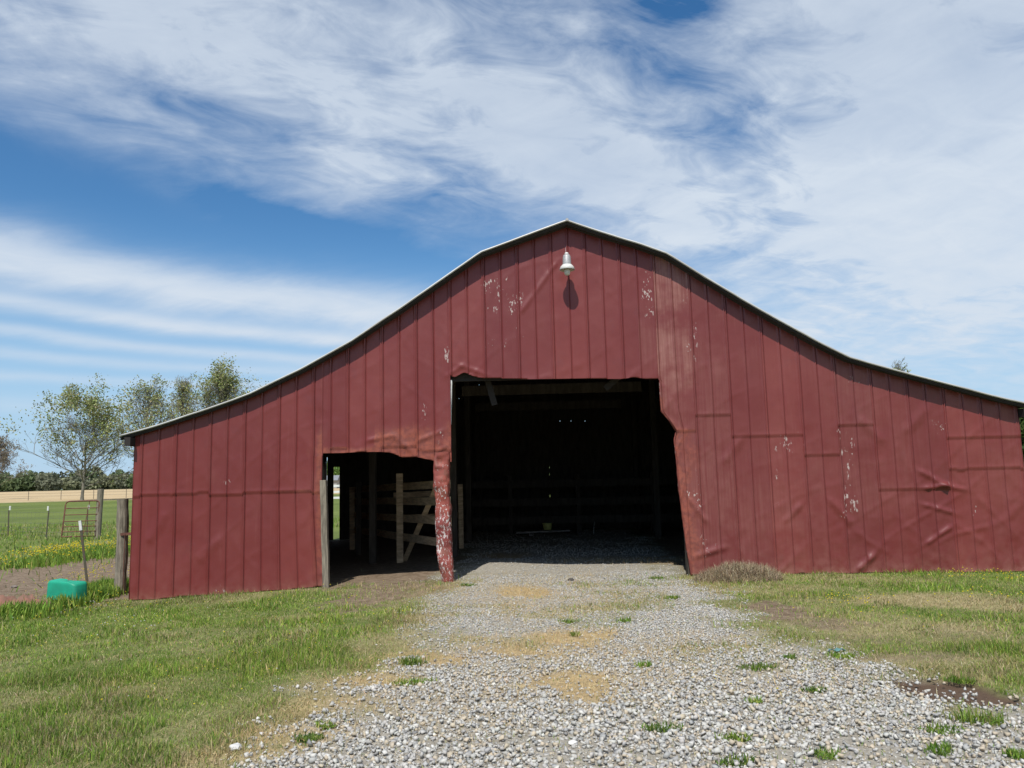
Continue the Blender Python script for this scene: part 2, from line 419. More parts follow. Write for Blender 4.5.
# ------------------------------------------------------------------ scatter helpers
def sample(n, x0, x1, y0, y1): return rng.uniform(x0, x1, n), rng.uniform(y0, y1, n)
def inview(x, y, m=1.5): return (np.abs(x) < .72*y+m)
def stones(name, x, y, size, col, parent=None, sink=.5):
    n = len(x)
    iv = np.array([(-1,-1,-1),(1,-1,-1),(1,1,-1),(-1,1,-1),(-1,-1,1),(1,-1,1),(1,1,1),(-1,1,1)])*.62
    fc = np.array([(0,3,2,1),(4,5,6,7),(0,1,5,4),(1,2,6,5),(2,3,7,6),(3,0,4,7)])
    V = iv[None]*(1+rng.uniform(-.5, .35, (n, 8, 3)))
    sc = rng.uniform(.55, 1.15, (n, 3)); sc[:, 2] *= .62
    V = V*sc[:, None, :]
    A = rng.normal(0, .5, (n, 2)); c, s = np.cos(A), np.sin(A)
    y1 = V[..., 1]*c[:, None, 0]-V[..., 2]*s[:, None, 0]; z1 = V[..., 1]*s[:, None, 0]+V[..., 2]*c[:, None, 0]
    x1 = V[..., 0]*c[:, None, 1]+z1*s[:, None, 1]; z1 = -V[..., 0]*s[:, None, 1]+z1*c[:, None, 1]
    th = rng.uniform(0, 6.28, n); c, s = np.cos(th)[:, None], np.sin(th)[:, None]
    V = np.stack([x1*c-y1*s, x1*s+y1*c, z1], -1)*size[:, None, None]*.5
    z0 = gz(x, y)+.012*(fbm(x*6, y*6, 51, 3)-.5)
    V += np.stack([x, y, z0+size*.5*.6*(1-sink)+rng.uniform(-.2, .3, n)*size], -1)[:, None, :]
    Fc = (fc[None]+8*np.arange(n)[:, None, None]).reshape(-1, 4)
    return npmesh(name, V.reshape(-1, 3), Fc, M['stone'], parent, attrs={'col': np.repeat(col, 8, 0)})
def blades(name, x, y, h, w, col, lean=.5, mat='blade', z=None, parent=None, flat=0.0):
    """curved tapered blades: 5 verts each"""
    n = len(x); th = rng.uniform(0, 6.28, n); ph = rng.uniform(0, 6.28, n)
    z0 = (gz(x, y) if z is None else z) - .006
    dx, dy = np.cos(th)*w/2, np.sin(th)*w/2
    le = np.abs(rng.normal(0, lean, n)); lx, ly = np.cos(ph)*le, np.sin(ph)*le
    rise = 1/np.sqrt(1+le**2)
    if flat: rise = rise*(1-flat)
    P = np.zeros((n, 5, 3))
    P[:, 0] = np.stack([x-dx, y-dy, z0], 1); P[:, 1] = np.stack([x+dx, y+dy, z0], 1)
    mx, my, mz = x+lx*h*.35*rise, y+ly*h*.35*rise, z0+h*.6*rise
    P[:, 2] = np.stack([mx+dx*.8, my+dy*.8, mz], 1); P[:, 3] = np.stack([mx-dx*.8, my-dy*.8, mz], 1)
    P[:, 4] = np.stack([x+lx*h*rise, y+ly*h*rise, z0+h*rise], 1)
    b = 5*np.arange(n)[:, None]
    Fc = np.concatenate([b+np.array([[0, 1, 2]]), b+np.array([[0, 2, 3]]), b+np.array([[3, 2, 4]])], 0)
    return npmesh(name, P.reshape(-1, 3), Fc, M[mat], parent, attrs={'col': np.repeat(col, 5, 0)})
def pick(n, cols, w=None, jit=.2, hue=.05):
    cols = np.array(cols); i = rng.choice(len(cols), n, p=w)
    return np.clip(cols[i]*(1+rng.normal(0, jit, (n, 1)))*(1+rng.normal(0, hue, (n, 3))), .004, .9)

# gravel: crushed limestone
def do_gravel():
    xs, ys, ss = [], [], []
    for (n, x0, x1, y0, y1, s0, s1) in ((120000, -5, 6.2, 2.8, 7.0, .012, .052), (110000, -4.8, 6.2, 7.0, 10, .011, .034), (80000, -3.5, 6, 10, 13.5, .011, .03), (14000, -2.6, 4, 13.5, 21, .02, .05), (9000, -3, 3.4, 13, 25, .02, .045)):
        x, y = sample(n, x0, x1, y0, y1)
        g, s, d, m, dr, ins = masks(x, y)
        pr = g*(1-.85*m)*(1-.90*s)*(1-.4*d*(1-g))
        pr = pr*(.35+.75*sstep(.34, .56, fbm(x*1.1, y*1.5, 77, 4)+.12*sstep(8, 5, y)))
        k = (rng.random(n) < pr) & inview(x, y, 1.0)
        x, y = x[k], y[k]; u = rng.random(len(x))
        sz = .011+(.024+.020*sstep(9.5, 5.0, y)*(.6+.8*fbm(x*.9, y*.9, 55, 3)))*u**2.1
        xs.append(x); ys.append(y); ss.append(sz)
    x, y, s = map(np.concatenate, (xs, ys, ss))
    col = pick(len(x), [(.41, .395, .365), (.49, .475, .435), (.34, .335, .32), (.45, .385, .29), (.24, .235, .225), (.56, .545, .50)], [.36, .22, .16, .19, .03, .04], .07, .008)
    o = stones('gravel', x, y, s, col); tag(o, 'pale grey crushed limestone gravel spread over the drive up to the barn', 'gravel', kind='stuff')
do_gravel()

GREENS = [(.14, .25, .030), (.20, .31, .042), (.28, .36, .06), (.095, .18, .030), (.37, .37, .10), (.52, .44, .22)]
def do_grass():
    X_, Y_, H, W, C = [], [], [], [], []
    for (n, x0, x1, y0, y1, h0, h1, w) in ((200000, -6.5, 5.5, 3.4, 8, .03, .075, .0055), (170000, -10, 9.5, 8, 14.2, .03, .075, .008), (60000, -32, -7.4, 13, 40, .08, .18, .02)):
        x, y = sample(n, x0, x1, y0, y1)
        g, s, d, m, dr, ins = masks(x, y)
        cl = fbm(x*2.2, y*2.2, 61, 4); cl2 = fbm(x*.7, y*.7, 62, 3)
        pr = (1-g)**1.5*(1-.93*d)*(1-m)*(1-.62*dr)*(1-.6*s)*(1-ins)*(.25+1.5*sstep(.32, .62, cl*.6+cl2*.4))
        k = (rng.random(n) < pr) & inview(x, y, 1.2)
        x, y, cl, dr, s, cl2 = x[k], y[k], cl[k], dr[k], s[k], cl2[k]; n = len(x)
        h = (h0+(h1-h0)*rng.random(n))*(.35+1.3*sstep(.38, .68, cl))*(1-.45*dr)
        c = pick(n, GREENS, [.26, .28, .18, .10, .11, .07], .18)
        dd = np.clip(dr*.9+s*.8+.06+.22*sstep(.52, .35, cl), 0, 1) > rng.random(n)
        c[dd] = pick(int(dd.sum()), [(.40, .33, .18), (.30, .25, .12), (.22, .22, .08)], [.4, .3, .3], .15)
        c = c*(.66+.62*fbm(x*1.2+9, y*1.5, 66, 4))[:, None]
        yl = sstep(.45, .65, cl2)[:, None]; c = c*(1-yl*.25)+c*np.array([1.35, 1.15, .9])*yl*.25
        X_.append(x); Y_.append(y); H.append(h); W.append(np.full(n, w)*rng.uniform(.7, 1.3, n)); C.append(c)
    # low dense sward between the tufts
    for (n, x0, x1, y0, y1, w) in ((260000, -6.8, 5.5, 3.4, 8, .0045), (240000, -10, 9.6, 8, 14.2, .0065)):
        x, y = sample(n, x0, x1, y0, y1); g, s, d, m, dr, ins = masks(x, y)
        k = (rng.random(n) < (1-.9*g)*(1-.9*d)*(1-m)*(1-.25*dr)*(1-.5*s)*(1-ins)) & inview(x, y, 1.2)
        x, y, dr = x[k], y[k], dr[k]; n = len(x); c = pick(n, GREENS, [.24, .26, .2, .08, .14, .08], .2)*(.62+.70*fbm(x*1.2+9, y*1.5, 66, 4))[:, None]
        dd = np.clip(dr*.9+.10, 0, 1) > rng.random(n); c[dd] = pick(int(dd.sum()), [(.46, .38, .21), (.36, .30, .15), (.28, .27, .10)], [.4, .3, .3], .15)
        X_.append(x); Y_.append(y); H.append(rng.uniform(.015, .045, n)); W.append(np.full(n, w)); C.append(c)
    x, y, h, w, c = map(np.concatenate, (X_, Y_, H, W, C))
    o = blades('grass', x, y, h, w, c, .85)
    tag(o, 'short rough spring grass with dry thatch growing around the gravel drive', 'grass', kind='stuff')
do_grass()
def do_straw():
    x, y = sample(230000, -5, 6.5, 3.4, 15.5)
    g, s, d, m, dr, ins = masks(x, y)
    k = (rng.random(len(x)) < s*1.0+dr*.25*(1-g)) & inview(x, y) & (m < .3)
    x, y, s = x[k], y[k], s[k]; n = len(x)
    c = pick(n, [(.56, .41, .20), (.46, .32, .14), (.62, .49, .28), (.36, .25, .12)], [.35, .3, .2, .15], .12)
    grey = (s < .15)[:, None]; c = np.where(grey, c*np.array([.86, .93, 1.05]), c)
    o = blades('loose_straw', x, y, rng.uniform(.03, .09, n), np.full(n, .0035), c, 5.0, 'straw', z=gz(x, y)+rng.uniform(.010, .030, n))
    tag(o, 'loose yellow straw strewn in patches over the gravel', 'straw', kind='stuff')
do_straw()
def blossom(name, pts, r, col, label):
    V = []; Fc = []; cc = []
    for i, (x, y, z) in enumerate(pts):
        rr = r[i]; b = len(V)
        V += [(x-rr, y, z), (x, y-rr, z+.2*rr), (x+rr, y, z), (x, y+rr, z+.2*rr), (x, y, z-rr*.6), (x, y, z+rr*.4)]
        Fc += [(b, b+1, b+5), (b+1, b+2, b+5), (b+2, b+3, b+5), (b+3, b, b+5), (b+1, b, b+4), (b+2, b+1, b+4), (b+3, b+2, b+4), (b, b+3, b+4)]
        cc += [col[i]]*6
    o = npmesh(name, V, Fc, M['leaf'], attrs={'col': np.array(cc)})
    tag(o, label, 'flowers', kind='stuff'); return o
def do_flowers():
    P = []; Rr = []; C = []
    def sc(n, px, py, rx, ry, h0, h1, r, white=.0):
        e = ell(px, py, rx, ry)
        for _ in range(n):
            x = random.gauss(e[0], e[2]*.55); y = random.gauss(e[1], e[3]*.55)
            if -6.5 < x < 8.4 and y > 12.9-.02*x: continue
            P.append((x, y, float(gz(x, y))+random.uniform(h0, h1))); Rr.append(r*random.uniform(.7, 1.3))
            C.append((.75, .75, .70) if random.random() < white else (.88, .74, .06))
    sc(420, 80, 556, 38, 17, .15, .32, .024); sc(150, 50, 556, 20, 5, .15, .3, .028); sc(160, 92, 585, 22, 9, .1, .35, .013); sc(90, 80, 600, 40, 8, .05, .2, .012)
    sc(70, 70, 612, 60, 10, .05, .1, .011, .15); sc(25, 250, 588, 80, 6, .06, .1, .011, .1); sc(80, 60, 640, 90, 22, .04, .08, .009, .2); sc(60, 200, 680, 120, 40, .04, .08, .008, .2); sc(50, 300, 610, 90, 20, .05, .09, .010)
    sc(26, 140, 625, 90, 12, .06, .1, .011, .7)
    sc(50, 845, 604, 40, 6, .06, .1, .011); sc(70, 985, 580, 40, 6, .07, .13, .012); sc(30, 1000, 600, 40, 8, .06, .1, .011); sc(24, 900, 620, 80, 16, .05, .09, .01)
    sc(14, 720, 690, 90, 12, .04, .07, .008); sc(16, 400, 620, 60, 14, .05, .08, .009)
    blossom('wildflowers', P, Rr, C, 'tiny yellow and white wildflowers dotted through the grass and weeds')
do_flowers()

# leafy weeds round the leaning steel post and the green tub
def do_weeds():
    X_, Y_ = [], []
    for px, py, rx, ry, n in ((98, 594, 18, 6, 5600), (88, 600, 16, 5, 2600), (70, 607, 14, 2, 900), (86, 556, 38, 8, 5200), (30, 566, 26, 3, 900), (20, 616, 40, 4, 1200)):
        e = ell(px, py, rx, ry); X_.append(rng.normal(e[0], e[2]*.5, n)); Y_.append(rng.normal(e[1], e[3]*.5, n))
    x = np.concatenate(X_); y = np.concatenate(Y_); k = ~((x > -6.55) & (y > 12.9)); x, y = x[k], y[k]; n = len(x)
    o = blades('leafy_weeds', x, y, rng.uniform(.05, .26, n), rng.uniform(.012, .035, n), pick(n, GREENS, [.35, .3, .2, .1, .05, 0], .2), .6)
    tag(o, 'thick leafy weeds around the green tub and the fence line', 'weeds', kind='stuff')
do_weeds()

# separate weed clumps in the gravel
CL = [(413, 663, .16, 'spiky green weed clump on the straw left of the drive, farther of two together'), (413, 682, .17, 'broad green weed clump on the straw left of the drive, nearer of two together'),
      (468, 584, .17, 'low dark green grass tuft beside the foot of the peeling red door post'), (657, 577, .22, 'wide low green tuft in the gravel of the main doorway, right side'),
      (672, 597, .13, 'thin green tuft just in front of the main doorway near its right jamb'), (569, 621, .12, 'small green weed in mid drive, straight below the barn light'),
      (624, 620, .14, 'green weed patch in mid drive, right of the one below the barn light'), (575, 634, .10, 'tiny dark green weed at the top edge of the straw on the drive'),
      (663, 729, .13, 'lone green weed in coarse gravel near the bottom, right of centre'), (644, 665, .09, 'faint yellow green weed to the right of the big straw patch'),
      (325, 726, .12, 'low green weed at the left edge of the gravel, farther one'), (308, 739, .12, 'low green weed at the left edge of the gravel, nearer one'),
      (759, 667, .17, 'bushy green weed in the gravel on the right half of the drive'), (841, 656, .15, 'green weed beside the scrap of teal plastic'),
      (790, 657, .09, 'small green weed between the bushy weed and the teal plastic'), (944, 731, .15, 'flat green weed near the right edge, upper left of three in a triangle'),
      (980, 721, .18, 'tall looping grass tuft below the brown mud patch'), (940, 751, .14, 'flat green weed near the right edge, lowest of three in a triangle'),
      (826, 755, .13, 'green weed in gravel at the bottom edge, right of centre'), (734, 739, .11, 'dark green weed in coarse gravel, upper of two near the bottom'),
      (737, 763, .11, 'dark green weed cut by the bottom edge of the photo, lower of two'), (1017, 756, .10, 'green weed in the bottom right corner of the gravel'),
      (754, 702, .08, 'little green weed below the bushy weed on the drive'), (815, 690, .09, 'little green weed in gravel halfway to the mud patch'),
      (961, 681, .13, 'bright green tuft growing at the back rim of the brown mud patch')]
for i, (px, py, r, lab) in enumerate(CL):
    x, y, z = gp(px, py+2); n = int(90+r*random.uniform(600, 1000))
    q_ = np.sqrt(rng.random(n))*r*.75; t_ = rng.uniform(0, 6.28, n); bx = q_*np.cos(t_)*(1+.25*np.sin(3*t_)); by = q_*np.sin(t_)*.7+.25*bx*math.sin(i*2.3); bx = bx*(1+.3*math.sin(i*1.7)); bx, by = bx+rng.normal(0, r*.03, n), by+rng.normal(0, r*.03, n)
    h = rng.uniform(.02, .060, n)*(1.7 if 'looping' in lab or 'spiky' in lab else 1)
    o = blades('weed_clump', bx, by, h, rng.uniform(.005, .011, n), pick(n, GREENS[:5], [[.4, .3, .15, .1, .05], [.2, .35, .3, .05, .10], [.3, .1, .05, .5, .05]][i % 3], .22)*(.7+.25*((i*7) % 4)/3), (.8, 1.3, 2.2, 1.6)[(i*5) % 4], z=np.zeros(n)+.012)
    o.location = (x, y, z); tag(o, lab, 'weed', 'green weeds growing in the gravel drive')

# loose single stones
def rock(px, py, s, c, lab, name='stone'):
    x, y, z = gp(px, py); bm = bmesh.new(); bmesh.ops.create_icosphere(bm, subdivisions=2, radius=s/2)
    for v in bm.verts:
        v.co *= 1+random.uniform(-.16, .16); v.co.z *= .65; v.co.x *= 1.2
    me = bpy.data.meshes.new(name); bm.to_mesh(me); bm.free()
    a = me.attributes.new('col', 'FLOAT_VECTOR', 'POINT'); a.data.foreach_set('vector', [k for _ in me.vertices for k in c])
    me.materials.append(M['stone']); o = bpy.data.objects.new(name, me); COL.objects.link(o); o.location = (x, y, z+s*.22)
    tag(o, lab, 'stone')
rock(235, 750, .07, (.55, .54, .52), 'single pale stone lying in the grass left of the gravel')
rock(571, 581, .09, (.07, .065, .06), 'small dark stone on the gravel in the main doorway')
rock(573, 745, .05, (.62, .6, .57), 'whitish stone on the gravel at bottom centre')

# ------------------------------------------------------------------ BARN
barn = empty('barn', BO, -BA)
tag(barn, 'long low barn clad in dented dull red tin with two open doorways', 'barn')
uL = fac(133, 520)[0]; uR = fac(1026, 500)[0]
uA = fac(323, 520)[0]; uB = fac(435, 480)[0]; uC = fac(451, 420)[0]; uD = fac(659, 400)[0]
HP = (uD-uC)/12
OV = .22
rake_px = [(119, 436), (150, 427), (200, 411), (250, 393), (300, 369), (350, 341), (400, 308), (440, 280), (480, 252), (520, 237), (545, 228), (567, 220),
           (600, 231), (640, 243), (668, 253), (700, 273), (740, 297), (780, 320), (820, 342), (850, 357), (900, 371), (950, 384), (1000, 397), (1030, 404)]
OVR = .27
def ovp(px): return float(np.interp(px, [150, 560, 820], [.17, .26, .25]))
rk = [fac(px, py, -ovp(px)) for px, py in rake_px]
ru = np.array([a[0] for a in rk]); rz_ = np.array([a[1] for a in rk])
def ov(u): return np.interp(u, [-6.1, .75, 5.0], [.17, .26, .25])
def ztop(u): return np.interp(u, ru, rz_)
print('barn', 'uL %.2f uR %.2f eaves %.2f %.2f ridge %.2f HP %.3f' % (uL, uR, rz_[0], rz_[-1], rz_.max(), HP), 'doors', uA, uB, uC, uD)

seams = []
k = 0
ks = range(int(math.floor((uL-uC)/HP))-1, int(math.ceil((uR-uC)/HP))+2)
lapz = {}
def fz(px, py): return fac(px, py)[1]
zl1 = fz(220, 494)
for k in ks:
    p = k//2; u = uC+(k+.5)*HP; L = []
    if u < uA: L.append(zl1+.02*math.sin(p*2.1)); 
    elif u < uC: L.append(fz(380, 447+4*(p % 2)) if k % 4 < 2 else fz(380, 452)); 
    elif u < uD: L.append(-9)
    else:
        q = (u-uD)/HP
        if q < 2: L.append(fz(680, 431))
        elif q < 4: L.append(fz(730, 415))
        elif q < 8: L.append(fz(780, 436)); 
        elif q < 12: L.append(fz(850, 455) if q < 10 else fz(860, 425))
        elif q < 16: L.append(fz(900, 490))
        else: L.append(fz(950, 470)); L.append(fz(980, 438))
    lapz[k] = L

CREASE = [((522, 311), (555, 265), .05, .018), ((926, 488), (945, 485), .05, .03), ((921, 472), (945, 486), .06, .035), ((942, 485), (961, 489), .05, .03), ((925, 505), (950, 512), .05, .028), ((928, 542), (948, 528), .05, .03),
          ((860, 568), (872, 556), .07, .04), ((700, 555), (722, 548), .07, .03), ((690, 500), (705, 520), .06, .03), ((462, 366), (450, 374), .05, .014), ((462, 366), (484, 374), .05, .016), ((395, 436), (410, 450), .06, .022), ((420, 440), (440, 432), .05, .018),
          ((370, 440), (392, 436), .05, .016), ((860, 420), (880, 440), .10, .02), ((830, 500), (850, 522), .08, .025), ((786, 520), (800, 505), .07, .02), ((905, 430), (925, 410), .12, .018), ((725, 460), (740, 440), .1, .016), ((200, 560), (220, 540), .12, .012), ((150, 540), (165, 515), .12, .014)]
def disp(u, z, rough):
    """outward displacement of the tin skin"""
    kf = (u-uC)/HP; k0 = np.round(kf); off = (kf-k0)*HP
    major = (np.mod(k0, 2) == 0)
    rib = np.where(major, .020*np.maximum(0, 1-np.abs(np.abs(off)-.014)/.011)-.012*(np.abs(off-.034) < .005), .014*np.maximum(0, 1-np.abs(off)/.012)-.009*(np.abs(off-.020) < .004))
    kk = np.floor(kf).astype(int)
    pid = np.floor_divide(kk, 2)
    d = .013*(fbm(u*1.8+pid*3.7, z*1.3, 91, 3)-.5) + .015*(fbm(u*.6, z*.7, 93, 2)-.5) + .006*(fbm(u*3.3+pid*1.7, z*3.1, 92, 3)-.5)
    for (pa, pb, ww, am) in CREASE:
        (au, az_), (bu_, bz) = fac(*pa), fac(*pb); L_ = math.hypot(bu_-au, bz-az_); ex, ez = (bu_-au)/L_, (bz-az_)/L_
        t_ = (u-au)*ex+(z-az_)*ez; n_ = (u-au)*-ez+(z-az_)*ex; d = d + am*np.exp(-np.maximum(0, np.maximum(-t_, t_-L_))/.06)*np.maximum(0, 1-np.abs(n_)/ww)
    cr = fbm(u*2.1+z*.8, z*2.4-u*.9, 95, 4); cr = 1-np.abs(2*cr-1)                       # creases
    d = d + (.003+.018*rough)*(cr-.8) + .012*rough*(fbm(u*5, z*4, 97, 3)-.5)
    k1 = np.abs(np.mod(u*1.35+z*.9+1.2*fbm(u*.7, z*.7, 98, 2), 1)-.5)*2; k2 = np.abs(np.mod(u*.8-z*1.25+1.4*fbm(u*.6, z*.6, 99, 2), 1)-.5)*2
    d = d + (.003+.013*rough)*(np.maximum(0, k1-.78)*4.5*fbm(u*1.3, z*1.3, 88, 2) + np.maximum(0, k2-.80)*5*fbm(u*1.2+4, z*1.2, 89, 2))
    dist = np.minimum(1, np.minimum(kf-np.floor(kf), np.ceil(kf)-kf)*5)
    d = d*(.35+.65*dist)
    st = np.zeros_like(u)
    for k_ in np.unique(kk):
        m = kk == k_
        for zz in lapz.get(int(k_), []):
            jag = .018*(fbm(u[m]*7, 0*u[m], 19, 3)-.5)
            st[m] += np.where(z[m] > zz+jag, .011, 0.0)
            st[m] += np.where((z[m] > zz+jag) & (z[m] < zz+.07), .006*(1-(z[m]-zz)/.07)*(.4+vnoise(u[m]*6, 0*u[m], 13)), 0)
    return rib + d + st

def section(u0, u1, zb, wl=None, wr=None):
    """columns from u0 to u1; zb(u) bottom; wl/wr(z) shift of the left/right border"""
    us = {u0, u1}
    for k_ in ks:
        c = uC+k_*HP
        offs = (-.026, -.014, -.002, .002, .014, .025, .030, .038, .0395) if k_ % 2 == 0 else (-.013, 0, .012, .0165, .0235, .0245)
        for o in offs: us.add(c+o)
        for o in (.055, .085, .12, .155, .19, .225, .26): us.add(c+o*HP/.305)
    us = sorted(u for u in us if u0-1e-6 <= u <= u1+1e-6)
    us = [u for i, u in enumerate(us) if i == 0 or u-us[i-1] > .0008]
    us[-1] = u1
    us = np.array(us); zs = np.arange(-.45, 6.9, .028)
    U, Zz = np.meshgrid(us, zs)
    lo = zb(us)[None, :]; hi = (ztop(us)-.005)[None, :]
    Zc = np.clip(Zz, lo, hi)
    Uw = U.copy()
    if wl is not None: Uw = Uw + wl(Zc)*np.clip(1-(U-u0)/.42, 0, 1)
    if wr is not None: Uw = Uw + wr(Zc)*np.clip(1-(u1-U)/1.2, 0, 1)
    n = len(us); m = len(zs)
    i = (np.arange(m-1)[:, None]*n+np.arange(n-1)[None, :]).ravel()
    Zf = Zc.ravel(); ok = (Zf[i+n]-Zf[i] > 1e-5) | (Zf[i+n+1]-Zf[i+1] > 1e-5)
    i = i[ok]
    return U.ravel(), Uw.ravel(), Zf, np.stack([i, i+1, i+n+1, i+n], 1)

def interp_px(pts):                                  # list of px -> function u(z) shift relative to first u
    q = sorted([(fac(*p)[1], fac(*p)[0]) for p in pts]); zz = [a[0] for a in q]; uu = [a[1] for a in q]
    return lambda z: np.interp(z, zz, uu)
jr = interp_px([(659, 374), (659, 379), (660, 400), (661, 412), (668, 420), (676, 431), (674, 440), (679, 490), (684, 530), (687, 552), (691, 576)])
jl = interp_px([(323, 455), (322, 500), (324, 540), (327, 588)])
lint1 = (lambda P: (lambda u: np.interp(u, [a[0] for a in P], [a[1] for a in P])))([fac(*p) for p in
        [(322, 453.5), (345, 453), (360, 452), (380, 452), (392, 453), (399, 456), (402, 457.5), (416, 457), (430, 460), (436, 461)]])
lint2 = (lambda P: (lambda u: np.interp(u, [a[0] for a in P], [a[1] for a in P])))([fac(*p) for p in
        [(450, 376), (455, 377.5), (464, 372.5), (475, 377), (484, 378.5), (500, 378.5), (530, 379.5), (570, 379), (600, 378.8), (620, 379.5), (634, 377.5), (645, 379.2), (660, 379)]])
gb = lambda u: gzl(u)+.01+.035*(fbm(u*3, u*0, 3, 3)-.5)
secs = [section(uL, uA, gb, wr=lambda z: np.where(z > fz(323, 456), 0.0, jl(z)-uA)),
        section(uA, uB, lambda u: lint1(u)), section(uB, uC, lambda u: lint1(u)-.02), section(uC, uD, lambda u: lint2(u)),
        section(uD, uR, gb, wl=lambda z: np.where(z > fz(659, 380), 0.0, jr(z)-uD))]
VV = []; FF = []; AT = {'seam': [], 'fade': [], 'rust': [], 'chip': [], 'tint': [], 'dust': []}; nb = 0
for (U, Uw, Zc, Q) in secs:
    rough = .10+.35*sstep(1.6, 0, Zc)*sstep(2.8, 4, U) + .5*sstep(3.2, 6.5, U)*sstep(3.2, 1.2, Zc) + .75*np.exp(-(U-uD)/.35)*(U > uD)*(Zc < 3.1)
    rough += .7*np.exp(-((U-(uB+.1))/.55)**2-((Zc-2.1)/.45)**2) + .5*np.exp(-((Zc-lint1(U))/.22)**2)*(U > uA)*(U < uC) + .6*np.exp(-((Zc-lint2(U))/.14)**2)*(U > uC)*(U < uD)
    rough += .3*np.exp(-(uA-U)/.2)*(U < uA)
    rough = np.clip(rough, 0, 1)
    d = disp(U, Zc, rough)
    # hanging torn flap over the main door
    VV.append(np.stack([Uw, -d-.02, Zc], 1)); FF.append(Q+nb); nb += len(U)
    pid = np.floor((U-uC)/HP+1e-4)
    pf = np.floor_divide(pid, 2)
    fade = .95*(np.abs(pid-12.5) < 1.1)*sstep(2.5, 3.4, Zc)*(.6+.4*fbm(U*3, Zc*.8, 8, 3)) + .3*_hash(pf, pf*0, 12)*(U > uD)*sstep(.3, 1.4, Zc)
    fade += .35*(np.abs(pid-11) < 1)*np.exp(-((Zc-3.9)/.5)**2) + .25*(U > uD)*(U < uD+2.6)*sstep(2.6, .6, Zc)
    rust = 1.0*np.exp(-(Uw-jr(Zc))/.16)*(U > uD)*(Zc < 2.9)*sstep(-.3, .5, Zc) + .75*np.exp(-(uA-U)/.16)*(U < uA) + .7*sstep(2.95, 2.35, Zc)*(U > uB-1.0)*(U < uC)
    rust += .8*np.exp(-(Zc-lint1(U))/.10)*(U > uA)*(U < uC)+.55*np.exp(-(Zc-lint2(U))/.05)*(U > uC)*(U < uD) + .35*sstep(2.7, 2.0, Zc)*(U > uA-.8)*(U < uB)
    rust += .45*(U > uD)*np.exp(-((U-uD-.55)/.35)**2)*sstep(2.8, 2.2, Zc)
    lap_shade = np.zeros_like(U)
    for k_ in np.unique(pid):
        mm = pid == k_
        for zz in lapz.get(int(k_), []): rust[mm] += .30*np.exp(-((Zc[mm]-zz)/.025)**2); lap_shade[mm] = np.maximum(lap_shade[mm], .4*(np.abs(Zc[mm]-zz+.012) < .016))
    chip = np.zeros_like(U)
    for (px, py, ru_, rz2, a) in ((497, 290, .28, .33, 1), (509, 300, .2, .35, .9), (500, 345, .25, .1, .7), (519, 325, .08, .3, .8), (645, 292, .10, .35, 1), (648, 312, .08, .15, .9), (447, 350, .05, .35, .45),
              (497, 272, .15, .1, .9), (843, 440, .18, .25, .7), (846, 505, .2, .22, .7), (850, 475, .1, .5, .7), (786, 440, .25, .2, .75), (775, 480, .08, .4, .6), (690, 320, .12, .9, .55), (694, 500, .18, .45, .7), (700, 545, .25, .2, .8),
              (850, 380, .3, .06, .7), (228, 588, .25, .05, .9), (240, 590, .1, .07, .8), (228, 482, .05, .06, .8), (940, 430, .3, .2, .45), (975, 510, .1, .1, .6), (620, 250, .4, .3, .0), (424, 410, .08, .8, .3), (443, 440, .1, .6, .35)):
        cu, cz = fac(px, py); chip = np.maximum(chip, a*np.exp(-((U-cu)/ru_)**2-((Zc-cz)/rz2)**2))
    dust = np.exp(-(Zc-gzl(U))/.10)*(((U < uA) | (U > uD)))*.9+.25*np.exp(-(Zc-gzl(U))/.5)*(U > uD)
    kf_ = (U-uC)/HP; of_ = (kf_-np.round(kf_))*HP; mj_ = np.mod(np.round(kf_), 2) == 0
    AT['seam'].append(lap_shade+np.where(mj_, (np.abs(of_-.034) < .0052)*1.0, (np.abs(of_-.020) < .0042)*.8))
    AT['fade'].append(np.clip(fade, 0, 1)); AT['rust'].append(np.clip(rust, 0, 1)); AT['chip'].append(chip)
    AT['tint'].append(.75*_hash(pf, pf*0, 44)); AT['dust'].append(np.clip(dust, 0, 1))
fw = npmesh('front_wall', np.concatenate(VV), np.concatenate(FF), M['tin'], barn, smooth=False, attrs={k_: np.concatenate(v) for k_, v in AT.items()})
sm = fw.modifiers.new('tin_thickness', 'SOLIDIFY'); sm.thickness = .004; sm.offset = -1

